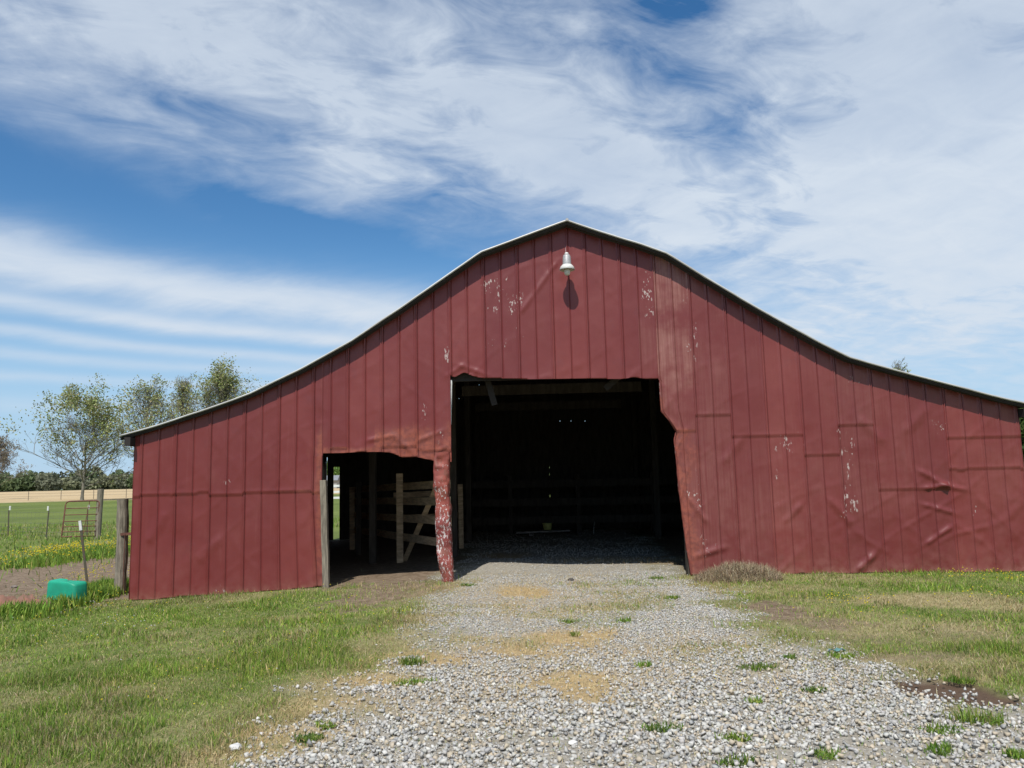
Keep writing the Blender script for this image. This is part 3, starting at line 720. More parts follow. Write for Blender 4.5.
# wrapped crumpled door post between the two doorways
def crumpled_post():
    L = [(434.5, 456), (434, 470), (433, 486), (436, 500), (435.5, 520), (436.5, 545), (438, 560), (442, 579)]
    Rr_ = [(450, 456), (449.5, 470), (449.5, 486), (449, 496), (451.5, 507), (450.5, 520), (452, 545), (453, 560), (453.5, 579)]
    fl, fr = interp_px(L), interp_px(Rr_)
    zs = np.arange(fz(444, 582), fz(444, 452), .022); n = 20; V = []
    for iz, z in enumerate(zs):
        a, b = float(fl(z)), float(fr(z)); c = (a+b)/2; w = (b-a)/2
        for k_ in range(n):
            t = 2*math.pi*k_/n; ct, st_ = math.cos(t), math.sin(t)
            sx = math.copysign(abs(ct)**.55, ct); sy = math.copysign(abs(st_)**.55, st_)
            V.append((c+sx*w, .02+sy*.12, z))
    V = np.array(V); th = np.tile(np.arange(n), len(zs))*6.28/n
    cr = fbm(np.cos(th)*1.6+V[:, 2]*1.2, np.sin(th)*1.6+V[:, 2]*4.5, 71, 4); cr = 1-np.abs(2*cr-1)
    k_ = (cr-.75)*.075
    big = .03*np.sin(V[:, 2]*9+np.cos(th)*2)*fbm(V[:, 2]*2, V[:, 2]*0, 5, 2)
    V[:, 1] -= (k_+big)*np.sign(.001-np.sin(th))*-1*-1; V[:, 0] += k_*np.cos(th)*.4
    m = len(zs); Q = [(i*n+j, i*n+(j+1) % n, (i+1)*n+(j+1) % n, (i+1)*n+j) for i in range(m-1) for j in range(n)]
    chip = sstep(1.75, .9, V[:, 2])*.9+.5*np.exp(-((V[:, 2]-1.45)/.12)**2)
    o = npmesh('door_post', V, Q, M['crumple'], barn, attrs={'chip': chip}); return o
dp = crumpled_post(); dp['label'] = 'crumpled tin wrapped door post with flaking red and white paint'

# folded return of the tin round the right jamb of the big doorway
def jamb_return(fn, z0, z1, sgn, name, depth=.16):
    zs = np.arange(z0, z1, .025); vs = np.linspace(-.015, depth, 7); V = []
    for z in zs:
        for j, v in enumerate(vs):
            cr = float(fbm(np.array([v*9]), np.array([z*5]), 17, 3)[0])-.5
            V.append((float(fn(z))+sgn*(-.012*j*.4 + cr*.055*min(1, j/2)) , v, z))
    n = len(vs); Q = [(i*n+j, i*n+j+1, (i+1)*n+j+1, (i+1)*n+j) for i in range(len(zs)-1) for j in range(n-1)]
    V = np.array(V)
    o = npmesh(name, V, Q, M['tin'], barn, attrs={'seam': np.zeros(len(V)), 'rust': np.full(len(V), .8), 'fade': np.zeros(len(V)), 'chip': np.full(len(V), .3), 'tint': np.zeros(len(V)), 'dust': np.zeros(len(V))})
    m = o.modifiers.new('t', 'SOLIDIFY'); m.thickness = .004; return o
jamb_return(jr, -.15, fz(676, 431), -1, 'jamb_flashing')
jamb_return(jr, fz(676, 431), fz(660, 379), -1, 'jamb_flashing', .1)
# pale inner board on left jamb of the big doorway
b = MB(); a0 = fac(451.8, 380); a1 = fac(450.6, 424)
b.beam((a0[0]-.012, .05, a0[1]), (a1[0]-.012, .05, a1[1]), .10, .03, up=(0, 1, 0)); b.build('jamb_board', M['white_board'], barn)

# roof: wooden deck and tin sheets
DEP = 12.2
def roof_part(name, mat, v0, v1, off0, off1, rib=0.0, ext=0.0, step=.10):
    us = ru.copy(); zz = rz_.copy()
    # resample the profile finely
    t = np.linspace(ru[0], ru[-1], 150); z = np.interp(t, ru, rz_)
    t = np.unique(np.concatenate([t, [ru[11]]])); z = np.interp(t, ru, rz_)
    tt = t.copy(); nn = np.gradient(z, t)
    nx_ = -nn/np.hypot(1, nn); nz_ = 1/np.hypot(1, nn)
    wav = .010*(fbm(t*1.5, t*0, 83, 3)-.5)*2
    vs = np.arange(v0, v1+1e-6, step) if rib else np.array([v0, .9, v1]); V = []
    top = []; bot = []
    for v in vs:
        r = rib*max(0, 1-abs(((v-v0+.02) % .3)-.02)/.03) if rib else 0
        w = wav if rib else 0
        vv_ = (DEP+.34)-(DEP+.34-v)/(DEP+.34+OV)*(DEP+.34+ov(t)) if v < 1 else np.full(len(t), v)
        top.append(np.stack([tt+nx_*(off1+r), vv_, z+nz_*(off1+r)+w], 1))
        bot.append(np.stack([tt+nx_*off0, vv_, z+nz_*off0+w], 1))
    T = np.concatenate(top+bot); n = len(t); m = len(vs); Q = []
    B0 = n*m
    for i in range(m-1):
        for j in range(n-1):
            Q.append((i*n+j, i*n+j+1, (i+1)*n+j+1, (i+1)*n+j)); Q.append((B0+i*n+j, B0+(i+1)*n+j, B0+(i+1)*n+j+1, B0+i*n+j+1))
        for j in (0, n-1): Q.append((i*n+j, (i+1)*n+j, B0+(i+1)*n+j, B0+i*n+j))
    for i in (0, m-1):
        for j in range(n-1): Q.append((i*n+j, B0+i*n+j, B0+i*n+j+1, i*n+j+1))
    return npmesh(name, T, Q, mat, barn)
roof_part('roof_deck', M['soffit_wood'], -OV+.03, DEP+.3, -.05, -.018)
roof_part('roof', M['roof_tin'], -OV, DEP+.34, -.016, -.002, rib=.012, step=.05)
# fly rafter along the rake and lookout end blocks at both eaves
b = MB()
for i in range(len(ru)-1):
    b.beam((ru[i], -ov(ru[i])+.06, rz_[i]-.058), (ru[i+1], -ov(ru[i+1])+.06, rz_[i+1]-.058), .02, .04)
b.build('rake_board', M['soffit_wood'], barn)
for u, z in ((uL-.04, float(ztop(uL))-.15), (uR+.04, float(ztop(uR))-.15)):
    b = MB(); b.box((u, DEP/2-.15, z), (.10, DEP+.1, .14)); b.build('eave_beam', M['soffit_wood'], barn)
# rolled ridge cap
b = MB(); b.tube([(ru[11], -.275, rz_[11]+.006), (ru[11], DEP+.34, rz_[11]+.012)], .025, 8); b.build('ridge_cap', M['roof_tin'], barn)

# side walls
def side(u, sgn):
    v = np.arange(0, DEP+.01, .03); zt = float(ztop(u))-.08
    d = .012*np.maximum(0, 1-np.abs(((v+.15) % .305)-.15)/.015)
    zb = gz(BO.x+EU.x*u+EV.x*v, BO.y+EU.y*u+EV.y*v)
    zs = np.linspace(0, 1, 12); V = []
    for t in zs:
        z = zb+(zt-zb)*t
        V.append(np.stack([u+sgn*(d+.006*(fbm(v*2, z*2, 5, 3)-.5)+.012), v, z], 1))
    V = np.concatenate(V); n = len(v); i = (np.arange(11)[:, None]*n+np.arange(n-1)[None, :]).ravel()
    o = npmesh('side_wall', V, np.stack([i, i+1, i+n+1, i+n], 1), M['tin'], barn, attrs={k_: np.full(len(V), .1) for k_ in AT})
    m = o.modifiers.new('t', 'SOLIDIFY'); m.thickness = .004
side(uL, -1); side(uR, 1)
# back wall: vertical boards with a doorway at the left
bu0 = uL+.25; bu1 = fac(337.5, 510, DEP)[0]; bzt = fac(330, 467, DEP)[1]
b = MB(); u = uL+.01; wallrng = random.Random(3)
while u < uR-.02:
    w = min(wallrng.uniform(.17, .24), uR-u); gap = .0 if wallrng.random() < .90 else .0
    c = u+w/2; zb = float(gzl(c, DEP))-.02; zt = min(float(ztop(u)), float(ztop(u+w)))+.01
    if bu0 < c < bu1: zb = bzt
    if c < bu0 and u+w > bu0: w = max(.03, bu0-u); c = u+w/2
    b.box((c, DEP+.012*wallrng.random(), (zb+zt)/2), (w+.012, .022, zt-zb)); u += w
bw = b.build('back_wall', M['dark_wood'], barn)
# knot holes and cracks: real holes cut in the boards
def hole(px, py, w, h):
    uu, zz = fac(px, py, DEP)
    me = bpy.data.meshes.new('c'); bm = bmesh.new(); bmesh.ops.create_cube(bm, size=1); bm.to_mesh(me); bm.free()
    return (uu, zz, w, h)
holes = [hole(549.5, 467, .014, .09), hole(549.5, 474, .012, .08), hole(573, 483, .02, .07), hole(550, 496, .012, .07), hole(573, 503, .014, .04), hole(560, 421, .02, .02), hole(571, 421, .015, .02), hole(585, 421, .02, .02)]
hb = bmesh.new(); hb.from_mesh(bw.data)
# rebuild the boards that carry holes: split each into pieces round the hole
def cut_boards():
    vs = b.v; out = MB()
    for i in range(0, len(vs), 8):
        P = vs[i:i+8]; x0, x1 = min(p[0] for p in P), max(p[0] for p in P); z0, z1 = min(p[2] for p in P), max(p[2] for p in P); y = sum(p[1] for p in P)/8
        rects = [(x0, x1, z0, z1)]
        for (hu, hz, w, h) in holes:
            nr = []
            for (a, c, e, f) in rects:
                ha, hc, he, hf = hu-w/2, hu+w/2, hz-h/2, hz+h/2
                if hc <= a or ha >= c or hf <= e or he >= f: nr.append((a, c, e, f)); continue
                nr.append((a, c, e, he)); nr.append((a, c, hf, f))
                if ha > a: nr.append((a, ha, he, hf))
                if hc < c: nr.append((hc, c, he, hf))
            rects = nr
        for (a, c, e, f) in rects: out.box(((a+c)/2, y, (e+f)/2), (c-a, .022, f-e))
    return out
hb.free()
nb_ = cut_boards(); me = bpy.data.meshes.new('back_wall'); me.from_pydata(nb_.v, [], nb_.f); me.materials.append(M['dark_wood']); bw.data = me

# frame: interior posts, girts, headers, braces
def ipost(u, v, w=.15, z1=None):
    b = MB(); zb = float(gzl(u, v))-.05; zt = (float(ztop(u))-.1) if z1 is None else z1
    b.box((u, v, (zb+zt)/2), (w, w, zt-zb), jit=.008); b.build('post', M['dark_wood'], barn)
for v in (.16, 4.1, 8.1, 11.9):
    for u in (uB-.12, uD+1.15):
        if v < 1: continue
        ipost(u, v)
for v in (4.1, 8.1):
    for u in (uL+.12, uR-.12): ipost(u, v, .13)
for (px, py, v) in ((373, 546, 3.6), (359, 552, 6.0)):
    ipost(fac(px, py, v)[0], v, .13 if v < 5 else .11, None if v < 5 else fac(359, 482, v)[1])
ipost(uD+.42, .14); ipost(uA-.14, .14); ipost(uL+.1, .12); ipost(uR-.1, .12)
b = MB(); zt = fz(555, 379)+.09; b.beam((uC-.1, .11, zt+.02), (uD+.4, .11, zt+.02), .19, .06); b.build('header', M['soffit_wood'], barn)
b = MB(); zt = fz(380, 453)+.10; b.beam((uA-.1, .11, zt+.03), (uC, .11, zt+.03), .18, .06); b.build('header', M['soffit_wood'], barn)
for (u0, z0, u1, z1) in (*[(uC+.55, fz(487, 379)+.05, uC+.72, fz(493, 400))], *[(uD-.35, fz(655, 379)+.1, uD-.85, fz(640, 379)-.05)]):
    b = MB(); b.beam((u0, .35, z0+.2), (u1, .38, z1-.05), .10, .05, up=(1, 0, 0)); b.build('brace', M['soffit_wood'], barn)
for z in (.9, 1.9, 2.9):
    for (u0, u1) in ((uL+.05 if z < 2 else uL+1.7, uA-.1), (uD+.55, uR-.05 if z < 2 else uR-1.9)):
        b = MB(); b.beam((u0, .075, z), (u1, .075, z), .12, .05); b.build('girt', M['dark_wood'], barn)
for v in (4.1, 8.1):
    b = MB(); zt = 3.55; b.beam((uB+.1, v, zt), (uD+.3, v, zt), .22, .06); b.build('tie_beam', M['dark_wood'], barn)

# ---- things standing in the barn
def L2(o): o.location = (0, 0, 0)
def thing_in_barn(name, u, v, lab, cat, group=None):
    o = empty(name, b2w(u, v, float(gzl(u, v))), -BA); tag(o, lab, cat, group); return o
def fence_run(name, A, B, zs, posts, lab, cat, wmat, wh=.14, seg=6, brace=None, group=None, postmat=None, ptop=.15):
    """A,B world xy; boards at heights zs above ground; posts list of t"""
    A = Vector((*A, float(gz(*A)))); B = Vector((*B, float(gz(*B)))); root = empty(name, A); tag(root, lab, cat, group)
    d = B-A; side_ = Vector((d.y, -d.x, 0)).normalized()
    for z in zs:
        b = MB(); b.beam(Vector((0, 0, z))+side_*.07, d+Vector((0, 0, z))+side_*.07, wh, .035, seg=seg, jit=.008); b.build('rail', M[wmat], root)
    for t, w, top in posts:
        p = d*t; b = MB(); b.box((p.x, p.y, (top-.1)/2+p.z*0), (w, w*.9, top+.1), jit=.008, rz=.2); b.build('post', M[postmat or wmat], root)
    if brace:
        b = MB(); t0, z0, t1, z1 = brace; b.beam(d*t0+Vector((0, 0, z0))-side_*.02+side_*.13, d*t1+Vector((0, 0, z1))+side_*.13, .10, .035, up=(1, 0, 0)); b.build('brace', M[wmat], root)
    return root
pA = at(447, 555, 13.75); pB = at(352, 545, 20.2)
fence_run('pen_fence', (pA.x, pA.y), (pB.x, pB.y), (.52, .90, 1.26, 1.56), ((.40, .13, 1.78), (1.0, .13, 1.5), (.03, .12, 1.5)),
          'weathered plank pen fence with a slanting brace inside the small doorway', 'fence', 'rail_wood', wh=.15, brace=(.12, 1.5, .42, .0))
pC = at(461, 546, 18.9)
fence_run('pen_fence', (pC.x, pC.y), (pC.x-1.6, pC.y-.15), (1.35, .8), ((0, .11, 1.52),), 'short pen fence with a thin upright, seen left inside the big doorway', 'fence', 'rail_wood', wh=.13)
pD = fac(463, 530, 10.4); pE = fac(695, 530, 10.4)
w0 = b2w(pD[0]-.6, 10.4, 0); w1 = b2w(uR-.6, 10.4, 0)
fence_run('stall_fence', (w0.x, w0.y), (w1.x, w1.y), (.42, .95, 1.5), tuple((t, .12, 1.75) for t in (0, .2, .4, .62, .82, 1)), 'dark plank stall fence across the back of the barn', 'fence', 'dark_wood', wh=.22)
# plank on blocks, yellow bucket, stick
u, z = fac(545, 530, 9.6)
o = thing_in_barn('plank', u, 9.6, 'pale plank lying on the gravel floor at the back of the barn', 'plank')
pl = MB(); pl.beam((-.82, 0, .10), (.72, .1, .12), .05, .24, up=(0, 0, 1), seg=5, jit=.006); pl.build('board', M['plank'], o)
pl = MB(); pl.box((-.4, 0, .035), (.12, .25, .07)); pl.build('block', M['plank'], o)
u, z = fac(547.5, 525, 9.75)
o = thing_in_barn('yellow_tub', u, 9.9, 'small pale yellow tub just behind the plank in the barn', 'tub')
pl = MB(); pl.lathe((0, 0, .14), [(.10, 0), (.11, .01), (.135, .16), (.145, .165), (.145, .185), (.125, .185), (.10, .03)], 20); pl.build('tub_body', M['yellow_plastic'], o, smooth=False)
u, z = fac(594, 528, 9.5)
o = thing_in_barn('stick', u, 9.5, 'short pale stick propped upright at the back of the barn', 'stick')
pl = MB(); pl.tube([(-.02, .1, 0), (.0, .05, .2), (.03, 0, .36)], [.02, .018, .012], 6); pl.build('wood', M['plank'], o)

# grey short post inside the small doorway
x, y, z = b2w(fac(325, 530, -.09)[0], -.09, 0); z = float(gz(x, y))
zt = fac(325, 480, -.09)[1]
o = empty('wooden_post', (x, y, z)); tag(o, 'short grey split post just inside the left side of the small doorway', 'post')
pl = MB(); pl.beam((.03, 0, -.1), (-.03, 0, zt-z), .10, .11, up=(1, 0, 0), seg=6, jit=.004); pl.build('shaft', M['grey_wood'], o, bevel=.006)

# barn light
lu, lz = fac(567, 266, -.30)
o = empty('barn_light', b2w(lu, 0, lz), -BA); o.scale = (.8, .8, .8); tag(o, 'grey bell shaped barn light hung under the gable peak', 'lamp')
LY = -.30/.8
b = MB(); b.lathe((0, LY, 0), [(.085, .0), (.095, .03), (.09, .06), (.082, .20), (.065, .235), (.02, .24)], 24); b.build('housing', M['lamp_metal'], o, smooth=True)
b = MB(); b.lathe((0, LY, 0), [(.155, -.085), (.160, -.08), (.14, -.02), (.10, .025), (.08, .03), (.07, .02), (.09, .01), (.13, -.03), (.15, -.09)], 28, caps=False); b.build('reflector', M['lamp_white'], o, smooth=True)
b = MB(); b.lathe((0, LY, 0), [(.03, .0), (.058, -.06), (.066, -.12), (.055, -.18), (.03, -.20), (.005, -.205)], 20); b.build('bulb', M['lamp_white'], o, smooth=True)
b = MB(); b.lathe((0, LY, .24), [(.04, -.01), (.042, .03), (.028, .05)], 14); b.build('photocell', M['lamp_white'], o, smooth=True)
b = MB(); b.tube([(.0, -.025, .17), (.0, -.025, .55)], .012, 6); b.build('conduit', M['lamp_metal'], o, smooth=True)
b = MB(); b.tube([(0, LY+.05, .13), (0, -.10, .17), (0, -.02, .17)], .018, 8); b.build('arm', M['lamp_metal'], o, smooth=True)

# hay heap against the wall
def hay():
    x, y, z = gp(738, 580); y -= .03
    n = 9000; th = rng.uniform(0, 6.28, n); rr = np.sqrt(rng.random(n)); bx = rr*np.cos(th); by = rr*np.sin(th)
    H = .20*np.clip(1-rr**3, 0, 1)*(.75+.5*fbm(bx*2+3, by*2, 6, 3))*(1-.35*(bx < -.3)*np.abs(bx))
    bx = bx*.68; by = by*.34
    root = empty('hay_heap', (x, y, z)); tag(root, 'low heap of dull brown hay against the foot of the red wall', 'hay')
    gxh, gyh = np.meshgrid(np.linspace(-1, 1, 40), np.linspace(-1, 1, 24)); r_ = np.clip(np.hypot(gxh, gyh), 0, 1)
    Hh = .19*(1-r_**3)*(.75+.5*fbm(gxh*2+3, gyh*2, 6, 3))-.02
    V = np.stack([gxh*.66, gyh*.33, Hh], -1).reshape(-1, 3); i = (np.arange(23)[:, None]*40+np.arange(39)[None, :]).ravel()
    npmesh('heap', V, np.stack([i, i+1, i+41, i+40], 1), M['hay'], root, smooth=True)
    blades('loose_stems', bx, by, rng.uniform(.05, .16, n), np.full(n, .006), pick(n, [(.40, .32, .21), (.28, .21, .13), (.18, .13, .08), (.50, .41, .28)], [.35, .3, .2, .15], .15), 2.2, 'straw', z=H-.02, parent=root)
hay()

# teal scrap
x, y, z = gp(837, 653); o = MB()
vs = []; 
for i in range(6):
    for j in range(3): vs.append((-.13+i*.05, -.04+j*.04+.01*math.sin(i*2), .03+.02*math.sin(i*1.9+j)))
fs = [(i*3+j, i*3+j+1, i*3+j+4, i*3+j+3) for i in range(5) for j in range(2)]
o.add(vs, fs); q = o.build('plastic_scrap', M['teal_plastic']); q.location = (x, y, z+.01); q.scale = (.6, .6, .6); tag(q, 'crumpled scrap of teal plastic at the edge of the gravel', 'litter')
m = q.modifiers.new('t', 'SOLIDIFY'); m.thickness = .006

# ------------------------------------------------------------------ left side things
# big round corner post with strap to the barn
x, y, z = gp(120, 594); zt = at(119, 499, y).z
o = empty('corner_post', (x, y, z)); tag(o, 'thick weathered round wooden post standing beside the barn corner', 'post')
pl = MB(); H = zt-z; pts = []; rad = []
for i in range(12):
    t = i/11; pts.append((.05*math.sin(t*2)-.02-.035*t, .01*math.sin(t*5), -.1+(H+.1)*t)); rad.append(.098+.008*math.sin(i*1.7)+random.uniform(-.003, .003))
pl.tube(pts, rad, 16); pl.build('shaft', M['grey_wood'], o, smooth=False)
pl = MB(); zz = at(120, 534, y).z-z; pl.beam((.02, -.10, zz), (.36, -.03, zz+.01), .045, .02); pl.build('latch_strap', M['rust_steel'], o)
pl = MB(); pl.tube([(.09, -.06, .10), (.095, -.1, .5), (.10, -.1, zz)], .006, 6); pl.build('chain', M['rust_steel'], o)
# steel posts
def tpost(name, x, y, z, h, lean, lab, group=None, parent=None, s=1.0):
    if parent is None:
        o = empty(name, (x, y, z)); tag(o, lab, 'post', group)
    else:
        o = bpy.data.objects.new(name, None)
    return o
def tpost_mesh(b, base, h, lx, ly=0, w=.035, z0=-.1):
    base = Vector(base); d = Vector((lx, ly, 1))
    b.beam(base+d*z0, base+d*h, w, .007, up=(1, 0, 0)); b.beam(base+d*z0+Vector((0, .018, 0)), base+d*h+Vector((0, .018, 0)), .007, w, up=(1, 0, 0))
x, y, z = gp(88, 590); top = at(77, 521, y-.1); H = top.z-z
o = empty('steel_fence_post', (x, y, z)); tag(o, 'leaning dark steel fence post with a white tip beside the green tub', 'post')
b = MB(); tpost_mesh(b, (0, 0, 0), H*.86, (top.x-x)/H, w=.045); b.build('shaft', M['green_steel'], o)
b = MB(); d = Vector(((top.x-x)/H, 0, 1)); b.beam(d*(H*.86), d*H, .05, .024, up=(1, 0, 0)); b.build('white_tip', M['white_tip'], o)
x, y, z = gp(128.5, 592); y += .05; H = 1.35
o = empty('steel_fence_post', (x, y, z)); tag(o, 'slim rusty steel post squeezed between the round post and the barn wall', 'post')
b = MB(); tpost_mesh(b, (0, 0, 0), H, .02, w=.035); b.build('shaft', M['rust_steel'], o)

# pasture wire fence
def pasture_fence():
    posts = [(-14, 537), (8, 536), (46, 538)]
    P = [gp(*p) for p in posts]; Yf = P[1][1]
    A = Vector(P[1]); B = Vector(P[2])
    root = empty('wire_fence', A); tag(root, 'woven wire pasture fence on slim steel posts with white tips behind the cattle yard', 'fence')
    pts = [A+(A-B)*3.0, A+(A-B)*2.0, A+(A-B), A, B, Vector(gp(98, 538))]
    for p in pts[:-1]+[Vector(gp(87, 536))]:
        b = MB(); q = p-A; q.z = float(gz(p.x, p.y))-A.z; tpost_mesh(b, q, 1.05, random.uniform(-.03, .06), w=.05); b.build('post', M['green_steel'], root)
        b = MB(); b.beam(q+Vector((.02, 0, 1.05)), q+Vector((.025, 0, 1.22)), .06, .03, up=(1, 0, 0)); b.build('post_tip', M['white_tip'], root)
    b = MB()
    for i in range(len(pts)-1):
        a, c = pts[i]-A, pts[i+1]-A
        for z in (.08, .22, .38, .56, .76, .98, 1.15):
            b.tube([a+Vector((0, 0, z)), (a+c)/2+Vector((0, 0, z-.01)), c+Vector((0, 0, z))], .0035, 4, caps=False)
        L = (c-a).length; n = int(L/.3)
        for k_ in range(n):
            p = a.lerp(c, k_/n); b.tube([p+Vector((0, 0, .05)), p+Vector((0, 0, .98))], .0025, 3, caps=False)
    b.build('wire_mesh', M['wire'], root)
    x, y, z = gp(98, 539); h = at(99, 489, y).z-z
    o = empty('gate_post', (x, y, z)); tag(o, 'grey wooden post at the right end of the rusty pipe gate', 'post')
    b = MB(); b.tube([(-.02, 0, -.1), (0, 0, h*.5), (.03, 0, h)], [.115, .11, .11], 12); b.build('shaft', M['grey_wood'], o)
    # pipe gate
    c0 = at(61.5, 537, y-.25); c1 = at(95.5, 537, y-.1); W = (c1-c0).length; zt = at(66, 501.5, y-.25).z; Hh = zt-c0.z
    g = empty('pipe_gate', c0); tag(g, 'rusty red tubular steel gate with rounded corners standing in the pasture', 'gate')
    d = (c1-c0); d.z = 0; d = d.normalized(); up = Vector((0, 0, 1)); r = .12; b = MB()
    lean = d*.10
    def P2(s, h): return d*s+up*h+lean*(h/Hh)
    path = [P2(0, 0), P2(0, Hh-r)] + [P2(r-r*math.cos(t), Hh-r+r*math.sin(t)) for t in (.4, .8, 1.2)] + [P2(r, Hh), P2(W-r, Hh)] + [P2(W-r+r*math.sin(t), Hh-r+r*math.cos(t)) for t in (.4, .8, 1.2)] + [P2(W, Hh-r), P2(W, 0), P2(0, 0)]
    b.tube(path, .026, 8, caps=False); b.build('gate_frame', M['rust_steel'], g, smooth=True)
    for h in (.17, .34, .52, .74, .96):
        b = MB(); b.tube([P2(.01, h*Hh/1.2), P2(W-.01, h*Hh/1.2)], .018, 6); b.build('bar', M['rust_steel'], g, smooth=True)
    b = MB(); b.tube([P2(W*.62, 0), P2(W*.7, Hh)], .012, 6); b.build('stay', M['rust_steel'], g)
pasture_fence()
def far_fence():
    Y = 100; b = MB(); root = empty('wire_fence', (-50, Y, float(gz(-50, Y)))); tag(root, 'faint far wire fence along the near edge of the tan field', 'fence')
    for i in range(22):
        b = MB(); xx = i*4.2-42; z = float(gz(-50+xx, Y-8*0))-float(gz(-50, Y)); tpost_mesh(b, (xx, 0, z), 1.2, 0, w=.09); b.build('post', M['grey_wood'], root)
    b = MB()
    for z in (.5, .85, 1.15): b.tube([(-42, 0, z), (46, 0, z)], .012, 3, caps=False)
    b.build('wire', M['wire'], root)
far_fence()

# green upturned trough
def tub():
    x, y, z = gp(62, 607); y += .12
    L, W, H = .66, .30, .42
    o = empty('feed_tub', (x, y, z-.03), -.35); tag(o, 'bright green plastic feed trough lying upturned in the weeds', 'trough')
    bm = bmesh.new(); n = 40; rings = []
    for (s, zz) in ((1.0, 0), (1.0, .02), (.985, .03), (.965, H*.6), (.95, H*.90), (.92, H*.96), (.86, H), (.5, H+.004), (.0, H+.006)):
        ring = []
        for k_ in range(n):
            t = 2*math.pi*k_/n; c, s_ = math.cos(t), math.sin(t)
            ring.append(bm.verts.new((math.copysign(abs(c)**.32, c)*L/2*s, math.copysign(abs(s_)**.4, s_)*W/2*s, zz*(1-.05*c)+.006*math.sin(3*t)*(zz/H))))
        rings.append(ring)
    for a, c in zip(rings, rings[1:]):
        for k_ in range(n):
            try: bm.faces.new((a[k_], a[(k_+1) % n], c[(k_+1) % n], c[k_]))
            except Exception: pass
    me = bpy.data.meshes.new('tub_body'); bm.to_mesh(me); bm.free(); me.materials.append(M['green_plastic'])
    for p in me.polygons: p.use_smooth = True
    q = bpy.data.objects.new('tub_body', me); COL.objects.link(q); q.parent = o
    b = MB(); b.tube([(math.copysign(abs(math.cos(t))**.32, math.cos(t))*(L/2+.004), math.copysign(abs(math.sin(t))**.4, math.sin(t))*(W/2+.004), .02) for t in [2*math.pi*(k_+.3)/40 for k_ in range(41)]], .010, 6, caps=False)
    b.build('rim', M['green_plastic'], o, smooth=True)
tub()
def slab():
    x, y, z = gp(20, 609); z += .03; V = []; n = 26; m = 9
    for i in range(n):
        for j in range(m):
            a, c = i/(n-1)*2-1, j/(m-1)*2-1; r_ = max(abs(a)**3, abs(c)**2)
            V.append((a*.62+.03*math.sin(j*2.), c*.22+.03*math.sin(i*1.3), .15*(1-r_)*(1+.5*math.sin(i*.9)*.6+.3*math.sin(j*1.9+i))-.01))
    Q = [(i*m+j, (i+1)*m+j, (i+1)*m+j+1, i*m+j+1) for i in range(n-1) for j in range(m-1)]
    o = npmesh('tin_scrap', np.array(V), Q, M['red_tin'], smooth=True); o.location = (x-.05, y, z); tag(o, 'flattened piece of faded red tin lying on the dirt left of the green trough', 'scrap')
slab()
rock(14, 588, .10, (.20, .17, .15), 'small brown clod of earth on the bare dirt at far left', 'clod')

# things behind seen through the small doorway
p = at(332, 500, 60); zg = float(gz(p.x, p.y))
fence_run('board_fence', (p.x-7, p.y), (p.x+5, p.y-.5), (.5, .95, 1.4), tuple((t, .14, 1.6) for t in (0, .25, .5, .75, 1)), 'white board fence in the pasture seen through the small doorway', 'fence', 'white_board', wh=.16)
p = at(329, 486, 170); zg = float(gz(p.x, p.y)); o = empty('shed', (p.x, p.y, zg)); tag(o, 'small grey roofed shed far off, seen through the small doorway', 'shed')
b = MB(); b.box((0, 0, .9), (4, 3, 1.8)); b.build('wall', M['shed_wall'], o)
b = MB(); b.add([(-2.3, -1.9, 1.75), (2.3, -1.9, 1.75), (2.3, 0, 2.8), (-2.3, 0, 2.8), (2.3, 1.9, 1.75), (-2.3, 1.9, 1.75), (-2.3, -1.9, 1.65), (2.3, -1.9, 1.65), (2.3, 1.9, 1.65), (-2.3, 1.9, 1.65)],
      [(0, 1, 2, 3), (3, 2, 4, 5), (6, 7, 1, 0), (9, 8, 4, 5), (6, 0, 3, 5, 9), (7, 1, 2, 4, 8), (6, 7, 8, 9)]); b.build('roof', M['shed_roof'], o)
b = MB(); b.box((.6, -1.52, .8), (.9, .05, 1.6)); b.build('door', M['dark_wood'], o)

